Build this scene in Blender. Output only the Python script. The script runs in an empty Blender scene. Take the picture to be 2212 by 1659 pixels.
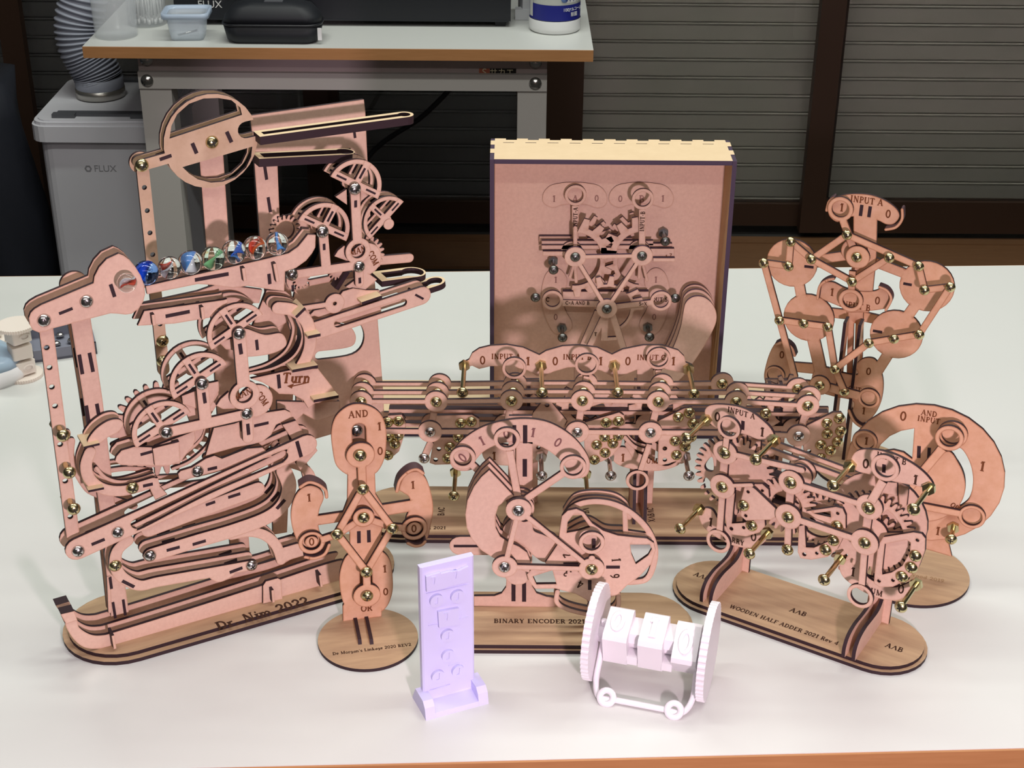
import bpy, bmesh, math, random
import numpy as np
from mathutils import Vector, Matrix
from mathutils.geometry import delaunay_2d_cdt
random.seed(4)
sc = bpy.context.scene
PI = math.pi
# ------------------------------------------------------------ camera
PW, PH, FPX = 2212, 1659, 3300.0
TILT, ROLL = math.radians(27.6), math.radians(0.42)
T = 0.74                       # table top height
CAM = Vector((0, 0, T + .76))
FWD = Vector((0, math.cos(TILT), -math.sin(TILT)))
_u0 = Vector((0, math.sin(TILT), math.cos(TILT))); _r0 = Vector((1, 0, 0))
RGT = _r0 * math.cos(ROLL) + _u0 * math.sin(ROLL)
UPV = _u0 * math.cos(ROLL) - _r0 * math.sin(ROLL)
cd = bpy.data.cameras.new('camera'); cam = bpy.data.objects.new('camera', cd)
sc.collection.objects.link(cam)
cd.sensor_width = 36; cd.lens = FPX / PW * 36; cd.clip_start = .05; cd.clip_end = 50
cam.matrix_world = Matrix(((RGT.x, UPV.x, -FWD.x, CAM.x), (RGT.y, UPV.y, -FWD.y, CAM.y), (RGT.z, UPV.z, -FWD.z, CAM.z), (0, 0, 0, 1)))
sc.camera = cam
# ------------------------------------------------------------ light and exposure
vs = sc.view_settings
sc.display_settings.display_device = 'sRGB'
vs.view_transform = 'Standard'; vs.look = 'None'; vs.gamma = 1; vs.use_curve_mapping = False
vs.exposure = -0.05
wd = bpy.data.worlds.new('world'); sc.world = wd; wd.use_nodes = True
wd.node_tree.nodes['Background'].inputs[0].default_value = (1.0, .97, .88, 1)
wd.node_tree.nodes['Background'].inputs[1].default_value = .035
def area(name, loc, target, sx, sy, power, col):
    l = bpy.data.lights.new(name, 'AREA'); l.shape = 'RECTANGLE'; l.size = sx; l.size_y = sy
    l.energy = power; l.color = col
    o = bpy.data.objects.new(name, l); sc.collection.objects.link(o); o.location = loc
    d = Vector(target) - Vector(loc); o.rotation_euler = d.to_track_quat('-Z', 'Y').to_euler()
    return o
# two rows of ceiling tubes running along x, and the small pinkish lamp in front of the table
area('ceiling_tube_front', (.1, 1.05, 2.62), (.1, 1.05, 0), 2.4, .12, 22, (.98, 1.0, .94))
area('ceiling_tube_back', (.2, 2.30, 2.62), (.2, 2.30, 0), 2.4, .12, 32, (.96, 1.0, .93))
area('near_fill_light', (.1, -.7, 2.62), (.1, -.7, 0), 2.4, .12, 17, (1.0, .98, .92))  # added fill behind the camera, brightens the upright faces
lp = bpy.data.lights.new('front_lamp', 'POINT'); lp.energy = 42; lp.color = (1.0, .77, .88); lp.shadow_soft_size = .035
lo = bpy.data.objects.new('front_lamp', lp); sc.collection.objects.link(lo); lo.location = (.23, -.03, 1.17)

# ------------------------------------------------------------ materials
def mat(name, col, rough=.6, metal=0, noise=None, spec=.5, trans=0, ior=1.45, bump=None, emis=None, alpha=1, sss=0):
    m = bpy.data.materials.new(name); m.use_nodes = True
    nt = m.node_tree; b = nt.nodes['Principled BSDF']
    b.inputs['Base Color'].default_value = (*col, 1); b.inputs['Roughness'].default_value = rough
    b.inputs['Metallic'].default_value = metal; b.inputs['Specular IOR Level'].default_value = spec
    b.inputs['Transmission Weight'].default_value = trans; b.inputs['IOR'].default_value = ior
    b.inputs['Alpha'].default_value = alpha
    if sss:
        b.inputs['Subsurface Weight'].default_value = sss; b.inputs['Subsurface Radius'].default_value = (.006, .005, .005)
        b.inputs['Subsurface Scale'].default_value = 1
    tc = nt.nodes.new('ShaderNodeTexCoord')
    if noise:
        sc_, amt, stretch, col2 = noise
        mp = nt.nodes.new('ShaderNodeMapping'); mp.inputs['Scale'].default_value = stretch
        nt.links.new(tc.outputs['Object'], mp.inputs[0])
        n = nt.nodes.new('ShaderNodeTexNoise'); n.inputs['Scale'].default_value = sc_; n.inputs['Detail'].default_value = 6
        n.inputs['Roughness'].default_value = .65
        nt.links.new(mp.outputs[0], n.inputs[0])
        r = nt.nodes.new('ShaderNodeValToRGB'); r.color_ramp.elements[0].position = .5 - amt; r.color_ramp.elements[1].position = .5 + amt
        r.color_ramp.elements[0].color = (*col2, 1); r.color_ramp.elements[1].color = (*col, 1)
        nt.links.new(n.outputs['Fac'], r.inputs[0]); nt.links.new(r.outputs[0], b.inputs['Base Color'])
    if bump:
        n2 = nt.nodes.new('ShaderNodeTexNoise'); n2.inputs['Scale'].default_value = bump[0]; n2.inputs['Detail'].default_value = 4
        nt.links.new(tc.outputs['Object'], n2.inputs[0])
        bp = nt.nodes.new('ShaderNodeBump'); bp.inputs['Strength'].default_value = bump[1]; bp.inputs['Distance'].default_value = .001
        nt.links.new(n2.outputs['Fac'], bp.inputs['Height']); nt.links.new(bp.outputs[0], b.inputs['Normal'])
    if emis:
        b.inputs['Emission Color'].default_value = (*emis[0], 1); b.inputs['Emission Strength'].default_value = emis[1]
    return m
FACE = mat('pink_fibreboard', (.73, .51, .395), .75, noise=(300, .25, (1, 1, 1), (.63, .42, .32)), spec=.25)
FACE_O = mat('scorched_fibreboard', (.74, .46, .31), .75, noise=(90, .28, (1, 1, 1), (.60, .33, .19)), spec=.25)
def scorch(m, col, k):
    # brown stain the laser leaves along the cut edges, stored per vertex from the distance to the cut
    nt = m.node_tree; b = nt.nodes['Principled BSDF']; src = b.inputs['Base Color'].links[0].from_socket
    a = nt.nodes.new('ShaderNodeAttribute'); a.attribute_name = 'scorch'; p = nt.nodes.new('ShaderNodeMath'); p.operation = 'POWER'; p.inputs[1].default_value = 1.6
    q = nt.nodes.new('ShaderNodeMath'); q.operation = 'MULTIPLY'; q.inputs[1].default_value = k
    mx = nt.nodes.new('ShaderNodeMix'); mx.data_type = 'RGBA'; mx.inputs[7].default_value = (*col, 1)
    nt.links.new(a.outputs['Fac'], p.inputs[0]); nt.links.new(p.outputs[0], q.inputs[0]); nt.links.new(q.outputs[0], mx.inputs[0])
    nt.links.new(src, mx.inputs[6]); nt.links.new(mx.outputs[2], b.inputs['Base Color'])
scorch(FACE, (.42, .20, .10), .55); scorch(FACE_O, (.30, .10, .03), .85)
BASEW = mat('base_board_wood', (.54, .37, .22), .6, noise=(14, .25, (1, 9, 1), (.36, .23, .14)), spec=.3)  # streaks along x: grain plus the ceiling tubes' shadow bands in its colour
CREAM = mat('cream_lit_board', (.72, .56, .36), .7, noise=(60, .3, (1, 1, 1), (.66, .50, .31)), spec=.25)  # same board with the ceiling light's cream tone on upward faces painted in
TAN = mat('tan_shaded_board', (.66, .49, .34), .75, noise=(40, .3, (1, 1, 1), (.44, .29, .18)), spec=.25)  # wheel and link: lamp shadow painted in as a tan tone
EDGE = mat('laser_burnt_edge', (.030, .014, .018), .6, spec=.35)
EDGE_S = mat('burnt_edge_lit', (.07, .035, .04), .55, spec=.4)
BURN = mat('engraved_burn', (.17, .06, .025), .9, spec=.1)
INK = mat('engraved_dark', (.06, .03, .02), .9, spec=.1)
BRASS = mat('yellow_zinc_screw', (.62, .55, .30), .22, 1)
STEEL = mat('bright_zinc_screw', (.62, .60, .58), .2, 1)
SLOT = mat('screw_recess', (.02, .018, .012), .6)
WHITE_P = mat('white_plastic_print', (.84, .80, .84), .45, sss=.12)
WARM_P = mat('ivory_plastic_print', (.80, .72, .64), .55, sss=.1)
LAV = mat('lavender_plastic_print', (.66, .64, .93), .45, sss=.1)

# ------------------------------------------------------------ object helpers
def link(o): sc.collection.objects.link(o); return o
def tag(o, label=None, cat=None, group=None, kind=None):
    if label: o['label'] = label
    if cat: o['category'] = cat
    if group: o['group'] = group
    if kind: o['kind'] = kind
    return o
def empty(name, loc, rz=0, **k):
    o = bpy.data.objects.new(name, None); o.empty_display_size = .03
    link(o); o.location = loc; o.rotation_euler = (0, 0, rz); return tag(o, **k)
def mesh_obj(name, verts, faces, mats, parent=None, midx=None, smooth=False, **k):
    me = bpy.data.meshes.new(name); me.from_pydata([tuple(v) for v in verts], [], faces)
    for m in (mats if isinstance(mats, (list, tuple)) else [mats]): me.materials.append(m)
    if midx is not None: me.polygons.foreach_set('material_index', midx)
    if smooth: me.polygons.foreach_set('use_smooth', [True] * len(me.polygons))
    me.update(); o = link(bpy.data.objects.new(name, me))
    if parent: o.parent = parent
    return tag(o, **k)
class MB:
    """collects simple solids into one mesh"""
    def __init__(s): s.v = []; s.f = []; s.m = []; s.sm = []
    def add(s, v, f, m=0, sm=False):
        b = len(s.v); s.v += [tuple(x) for x in v]; s.f += [tuple(b + i for i in q) for q in f]; s.m += [m] * len(f); s.sm += [sm] * len(f); return s
    def box(s, x0, x1, y0, y1, z0, z1, m=0, M=None):
        v = [Vector((x, y, z)) for z in (z0, z1) for y in (y0, y1) for x in (x0, x1)]
        if M: v = [M @ q for q in v]
        return s.add(v, [(0, 2, 3, 1), (4, 5, 7, 6), (0, 1, 5, 4), (2, 6, 7, 3), (0, 4, 6, 2), (1, 3, 7, 5)], m)
    def rbox(s, x0, x1, y0, y1, z0, z1, r, m=0, M=None, seg=4):
        # box with rounded vertical edges
        pts = []
        for cx, cy, a in ((x1 - r, y1 - r, 0), (x0 + r, y1 - r, 90), (x0 + r, y0 + r, 180), (x1 - r, y0 + r, 270)):
            for i in range(seg + 1):
                t = math.radians(a + 90 * i / seg); pts.append((cx + r * math.cos(t), cy + r * math.sin(t)))
        return s.prism(pts, z0, z1, m, M)
    def prism(s, pts, z0, z1, m=0, M=None, mside=None):
        n = len(pts); v = [Vector((x, y, z0)) for x, y in pts] + [Vector((x, y, z1)) for x, y in pts]
        if M: v = [M @ q for q in v]
        s.add(v, [tuple(range(n - 1, -1, -1)), tuple(range(n, 2 * n))], m)
        return s.add(v, [(i, (i + 1) % n, n + (i + 1) % n, n + i) for i in range(n)], m if mside is None else mside)
    def lathe(s, prof, seg=32, m=0, M=None, sm=True):
        v = []; f = []
        for r, z in prof:
            for i in range(seg):
                a = 2 * PI * i / seg; v.append(Vector((r * math.cos(a), r * math.sin(a), z)))
        for j in range(len(prof) - 1):
            for i in range(seg):
                a, b = j * seg + i, j * seg + (i + 1) % seg
                f.append((a, b, b + seg, a + seg))
        if M: v = [M @ q for q in v]
        return s.add(v, f, m, sm)
    def tube(s, pts, r, m=0, seg=10, caps=True):
        pts = [Vector(p) for p in pts]; n = len(pts); v = []; f = []
        rr = r if isinstance(r, (list, tuple)) else [r] * n
        for i, p in enumerate(pts):
            d = (pts[min(i + 1, n - 1)] - pts[max(i - 1, 0)]).normalized()
            a = d.cross(Vector((0, 0, 1)) if abs(d.z) < .9 else Vector((1, 0, 0))).normalized(); b = d.cross(a)
            for k in range(seg):
                t = 2 * PI * k / seg; v.append(p + (a * math.cos(t) + b * math.sin(t)) * rr[i])
        for i in range(n - 1):
            for k in range(seg):
                q = i * seg + k; w = i * seg + (k + 1) % seg; f.append((q, q + seg, w + seg, w))
        if caps: f += [tuple(range(seg)), tuple(range((n - 1) * seg + seg - 1, (n - 1) * seg - 1, -1))]
        return s.add(v, f, m, True)
    def build(s, name, mats, parent=None, **k):
        o = mesh_obj(name, s.v, s.f, mats, parent, s.m, **k)
        o.data.polygons.foreach_set('use_smooth', s.sm); 
        bm = bmesh.new(); bm.from_mesh(o.data); bmesh.ops.recalc_face_normals(bm, faces=bm.faces); bm.to_mesh(o.data); bm.free()
        return o
def axis_m(p, d):
    d = Vector(d).normalized(); return Matrix.Translation(Vector(p)) @ d.to_track_quat('Z', 'Y').to_matrix().to_4x4()
# ------------------------------------------------------------ from a photo pixel to a point of a real plane
V = [0, 0, 1.0]
def view(x, y, s): V[:] = [x, y, s]
def px(x, y): return V[0] + x / V[2], V[1] + y / V[2]
def ray(x, y): return FWD + RGT * ((x - PW / 2) / FPX) - UPV * ((y - PH / 2) / FPX)
def ground(x, y, z=T):
    d = ray(x, y); return CAM + d * ((z - CAM.z) / d.z)
def at_y(x, y, Y):
    d = ray(x, y); return CAM + d * (Y / d.y)
class Machine:
    """a thing standing on the table: local x along its face, local -y out of its face, z up"""
    def __init__(s, name, gx, gy, psi, gz=T, label=None, cat=None, face=FACE, edge=EDGE, loc=None):
        o = Vector(loc) if loc else ground(*px(gx, gy), gz); o.z = T; s.o = o; s.psi = math.radians(psi)
        s.e = empty(name, o, s.psi, label=label, cat=cat)
        s.M = Matrix.Translation(o) @ Matrix.Rotation(s.psi, 4, 'Z'); s.I = s.M.inverted()
        s.c = s.I @ CAM; s.R = s.I.to_3x3(); s.face = face; s.edge = edge
    def p(s, x, y, d=0):
        x, y = px(x, y); r = s.R @ ray(x, y); t = (-d - s.c.y) / r.y; q = s.c + r * t; return Vector((q.x, q.z))
    def sc(s, x, y, d=0):
        x, y = px(x, y); r = s.R @ ray(x, y); return (-d - s.c.y) / r.y / FPX / V[2]
    def q(s, x, y, xl):     # (y,z) on the upright plane across the machine at local x
        x, y = px(x, y); r = s.R @ ray(x, y); t = (xl - s.c.x) / r.x; q = s.c + r * t; return Vector((q.y, q.z))
    def h(s, x, y, z):      # local (x,y) on the horizontal plane at height z above the table
        x, y = px(x, y); r = s.R @ ray(x, y); t = (z - s.c.z) / r.z; q = s.c + r * t; return Vector((q.x, q.y))
def catmull(pts, closed, n=6):
    m = len(pts); out = []
    for i in range(m if closed else m - 1):
        g = lambda k: pts[k % m] if closed else pts[max(0, min(m - 1, k))]
        p0, p1, p2, p3 = g(i - 1), g(i), g(i + 1), g(i + 2)
        for k in range(n):
            t = k / n
            out.append(.5 * ((2 * p1) + (p2 - p0) * t + (2 * p0 - 5 * p1 + 4 * p2 - p3) * t * t + (3 * p1 - p0 - 3 * p2 + p3) * t ** 3))
    if not closed: out.append(pts[-1])
    return out
def circ(c, r, n=28, a0=0): return [Vector((c[0] + r * math.cos(a0 + 2 * PI * i / n), c[1] + r * math.sin(a0 + 2 * PI * i / n))) for i in range(n)]
def path_poly(pts, w, caps=True):
    n = len(pts); L = []; R_ = []
    for i, p in enumerate(pts):
        d = (pts[min(i + 1, n - 1)] - pts[max(i - 1, 0)]).normalized(); q = Vector((-d.y, d.x)) * w / 2
        L.append(p + q); R_.append(p - q)
    def cap(p, d):
        a = math.atan2(d.y, d.x); return [p + Vector((math.cos(a + t), math.sin(a + t))) * w / 2 for t in [(-PI / 2 + PI * k / 8) for k in range(1, 8)]]
    if not caps: return L + R_[::-1]
    dend = (pts[-1] - pts[-2]).normalized(); dst = (pts[0] - pts[1]).normalized()
    return R_ + cap(pts[-1], dend) + L[::-1] + cap(pts[0], dst)
def gear_poly(c, r, n, h, a0=0, fine=True):
    out = []
    for i in range(n):
        for f, rr in ((0, r - h), (.18, r - h), (.36, r - h * .15), (.5, r), (.62, r), (.76, r - h * .15), (.94, r - h)) if fine else ((.1, r - h), (.3, r), (.7, r), (.9, r - h)):
            a = a0 + 2 * PI * (i + f) / n; out.append(Vector((c[0] + rr * math.cos(a), c[1] + rr * math.sin(a))))
    return out
def shapes(M, specs, d):
    out = []
    for sp in specs:
        k = sp[0]
        if k == 'P': out.append([M.p(sp[i], sp[i + 1], d) for i in range(1, len(sp), 2)])
        elif k == 'S': out.append(catmull([M.p(sp[i], sp[i + 1], d) for i in range(1, len(sp), 2)], True))
        elif k == 'C': out.append(circ(M.p(sp[1], sp[2], d), sp[3] * M.sc(sp[1], sp[2], d)))
        elif k == 'B': out.append(path_poly([M.p(sp[1], sp[2], d), M.p(sp[3], sp[4], d)], sp[5] * M.sc(sp[1], sp[2], d)))
        elif k == 'E': out.append(path_poly([M.p(sp[1], sp[2], d), M.p(sp[3], sp[4], d)], sp[5] * M.sc(sp[1], sp[2], d), False))
        elif k == 'L': out.append(path_poly(catmull([M.p(sp[i], sp[i + 1], d) for i in range(2, len(sp), 2)], False), sp[1] * M.sc(sp[2], sp[3], d)))
        elif k == 'G':
            s_ = M.sc(sp[1], sp[2], d); out.append(gear_poly(M.p(sp[1], sp[2], d), sp[3] * s_, sp[4], sp[5] * s_, sp[6] if len(sp) > 6 else 0))
        elif k == 'SG':          # toothed sector: x, y, r, teeth, depth, from, to (degrees), inner share
            s_ = M.sc(sp[1], sp[2], d); c = M.p(sp[1], sp[2], d); r, h = sp[3] * s_, sp[5] * s_; n, a0, a1 = sp[4], sp[6], sp[7]; o = []
            for i in range(n):
                for f, rr in ((0, r - h), (.12, r - h), (.28, r), (.62, r), (.80, r - h)):
                    a = math.radians(a0 + (a1 - a0) * (i + f) / n); o.append(c + Vector((math.cos(a), math.sin(a))) * rr)
            for i in range(17):
                a = math.radians(a1 + (a0 - a1) * i / 16); o.append(c + Vector((math.cos(a), math.sin(a))) * r * sp[8])
            out.append(o)
        elif k == 'X': out.append([Vector(q) for q in sp[1]])    # raw local metres
    return out
def inside(poly, c):
    p = np.array([tuple(q) for q in poly]); a = p; b = np.roll(p, -1, 0); w = np.zeros(len(c), int)
    for (x0, y0), (x1, y1) in zip(a, b):
        if y0 == y1: continue
        cr = (x1 - x0) * (c[:, 1] - y0) - (c[:, 0] - x0) * (y1 - y0)
        if y1 > y0: w += ((y0 <= c[:, 1]) & (c[:, 1] < y1) & (cr > 0))
        else: w -= ((y1 <= c[:, 1]) & (c[:, 1] < y0) & (cr < 0))
    return w != 0
STEP, INSET = .0035, .0013
def region(solids, holes):
    vs_, es, loose = [], [], []
    for poly in solids + holes:
        poly = [Vector((q[0], q[1])) for q in poly]; fine = []
        for i, p in enumerate(poly):
            q = poly[(i + 1) % len(poly)]; k = max(1, int((q - p).length / STEP)); fine += [p.lerp(q, j / k) for j in range(k)]
        poly = fine; m = len(poly); last = None
        for i, p in enumerate(poly):
            if last is not None and (p - last).length < STEP * .45: continue
            last = p; t = poly[(i + 1) % m] - poly[i - 1]
            if t.length < 1e-7: continue
            t.normalize(); nn = Vector((-t.y, t.x)) * INSET * 1000; loose += [p * 1000 + nn, p * 1000 - nn]
        b = len(vs_); n = len(poly); vs_ += [Vector((q[0] * 1000, q[1] * 1000)) for q in poly]; es += [(b + i, b + (i + 1) % n) for i in range(n)]
    vs_ += loose
    ov, oe, of, _, _, _ = delaunay_2d_cdt(vs_, es, [], 0, 1e-3, False)
    A = np.array([tuple(q) for q in ov]) / 1000; F = np.array([f for f in of if len(f) == 3])
    c = A[F].mean(1); keep = np.zeros(len(F), bool)
    for q in solids: keep |= inside(q, c)
    for q in holes: keep &= ~inside(q, c)
    return A, [tuple(int(i) for i in f) for f in F[keep]]
def prism_mesh(A, F, f0, f1):
    """front faces at f0(point), back faces at f1(point); returns verts, faces, material index (0 face, 1 edge)"""
    n = len(A); v = [f0(q) for q in A] + [f1(q) for q in A]; cnt = {}
    for t in F:
        for i in range(3):
            e = (t[i], t[(i + 1) % 3]); cnt[e] = cnt.get(e, 0) + 1
    faces = list(F) + [tuple(n + i for i in t[::-1]) for t in F]; mi = [0] * len(faces)
    for (a, b) in cnt:
        if (b, a) not in cnt: faces.append((b, a, n + a, n + b)); mi.append(1)
    return v, faces, mi
def set_scorch(o, A, F, nv):
    cnt = {}
    for t in F:
        for i in range(3): e = (t[i], t[(i + 1) % 3]); cnt[e] = 1
    bd = sorted({i for e in cnt if (e[1], e[0]) not in cnt for i in e}); used = sorted({i for t in F for i in t})
    val = np.ones(nv, np.float32); n = len(A); v1 = np.zeros(n, np.float32); B = A[bd]
    for c0 in range(0, len(used), 400):
        idx = np.array(used[c0:c0 + 400]); d = np.sqrt(((A[idx][:, None] - B[None]) ** 2).sum(2)).min(1); v1[idx] = np.clip(1 - d / INSET, 0, 1)
    val[:n] = v1; val[n:2 * n] = v1
    a = o.data.attributes.new('scorch', 'FLOAT', 'POINT'); a.data.foreach_set('value', val)
def clean(o):
    bm = bmesh.new(); bm.from_mesh(o.data)
    bmesh.ops.delete(bm, geom=[v for v in bm.verts if not v.link_faces], context='VERTS'); bm.to_mesh(o.data); bm.free()
def plate(M, name, sp, d, t=3.0, holes=(), ds=(), face=None, edge=None, tabs=(), parent=None, label=None):
    """laser-cut board: outline given where the photo shows it, front at d metres before the machine's plane, t millimetres thick"""
    t /= 1000; face = face or M.face; edge = edge or M.edge
    A, F = region(shapes(M, sp, d), shapes(M, holes, d))
    v, f, mi = prism_mesh(A, F, lambda q: (q[0], -d, q[1]), lambda q: (q[0], -d + t, q[1]))
    for tb in tabs:          # ends of cross tabs showing in the face
        q = shapes(M, [('E', *tb)], d)[0]; b = len(v)
        v += [(x, -d - .0003, z) for x, z in q] + [(x, -d + .001, z) for x, z in q]
        f += [(b, b + 1, b + 2, b + 3), (b, b + 4, b + 5, b + 1), (b + 1, b + 5, b + 6, b + 2), (b + 2, b + 6, b + 7, b + 3), (b + 3, b + 7, b + 4, b)]; mi += [1] * 5
    o = mesh_obj(name, v, f, [face, edge], parent or M.e, mi, label=label); set_scorch(o, A, F, len(v)); clean(o)
    for d2 in ds:
        c = link(bpy.data.objects.new(name, o.data)); c.parent = parent or M.e; c.location = (0, d - d2, 0)
    return o
def slab(M, name, sp, z, t=3.0, holes=(), face=None, edge=None, hs=None, parent=None):
    """board lying flat: outlines in local metres (list of polygons) on height z, t millimetres thick"""
    A, F = region(sp, list(holes)); face = face or BASEW; edge = edge or M.edge
    v, f, mi = prism_mesh(A, F, lambda q: (q[0], q[1], z), lambda q: (q[0], q[1], z - t / 1000))
    f = [q[::1] for q in f]
    o = mesh_obj(name, v, f, [face, edge], parent or M.e, mi); clean(o); return o
def stadium(x0, x1, y, r, n=16):
    return [Vector((x1 + r * math.cos(-PI / 2 + PI * i / n), y + r * math.sin(-PI / 2 + PI * i / n))) for i in range(n + 1)] + \
           [Vector((x0 + r * math.cos(PI / 2 + PI * i / n), y + r * math.sin(PI / 2 + PI * i / n))) for i in range(n + 1)]
def gusset(M, name, pts, xl, t=3.0, smooth=False, face=None):
    # board standing across the machine, profile given as (local y, z) points
    P_ = catmull([Vector(p) for p in pts], True) if smooth else [Vector(p) for p in pts]
    A, F = region([P_], []); t /= 1000
    v, f, mi = prism_mesh(A, F, lambda q: (xl, q[0], q[1]), lambda q: (xl - t, q[0], q[1]))
    o = mesh_obj(name, v, f, [face or M.face, M.edge], M.e, mi); clean(o); return o
# screws: one shared mesh per kind
def make_screw_mesh(name, m, shank):
    b = MB(); r = .0050
    b.lathe([(.0001, .0034), (.0016, .0033), (.003, .0028), (.0042, .0018), (.0049, .0006), (r, 0), (.0001, 0)], 24)
    if shank:
        b.lathe([(.0021, 0), (.0021, -shank)], 12)
        for i in range(6):
            pass
        b.prism([(.0052 * math.cos(PI / 3 * i), .0052 * math.sin(PI / 3 * i)) for i in range(6)], -shank - .0002, -shank + .0035)
    for a in (.3, .3 + PI / 2):
        b.box(-.0022, .0022, -.0005, .0005, .0024, .0036, 1, Matrix.Rotation(a, 4, 'Z'))
    o = b.build(name, [m, SLOT]); me = o.data; bpy.data.objects.remove(o); return me
SCR = {}
def screw(M, x, y, d, kind='b', shank=0, size=1.0):
    key = (kind, round(shank, 4))
    if key not in SCR: SCR[key] = make_screw_mesh('screw', BRASS if kind == 'b' else STEEL, shank)
    o = link(bpy.data.objects.new('screw', SCR[key])); o.parent = M.e
    q = M.p(x, y, d); o.location = (q[0], -d, q[1]); o.scale = (size,) * 3
    o.rotation_euler = (PI / 2, random.uniform(-.8, .8), 0); return o
def screws(M, d, kind, *xy, **k):
    for i in range(0, len(xy), 2): screw(M, xy[i], xy[i + 1], d, kind, **k)
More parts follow.
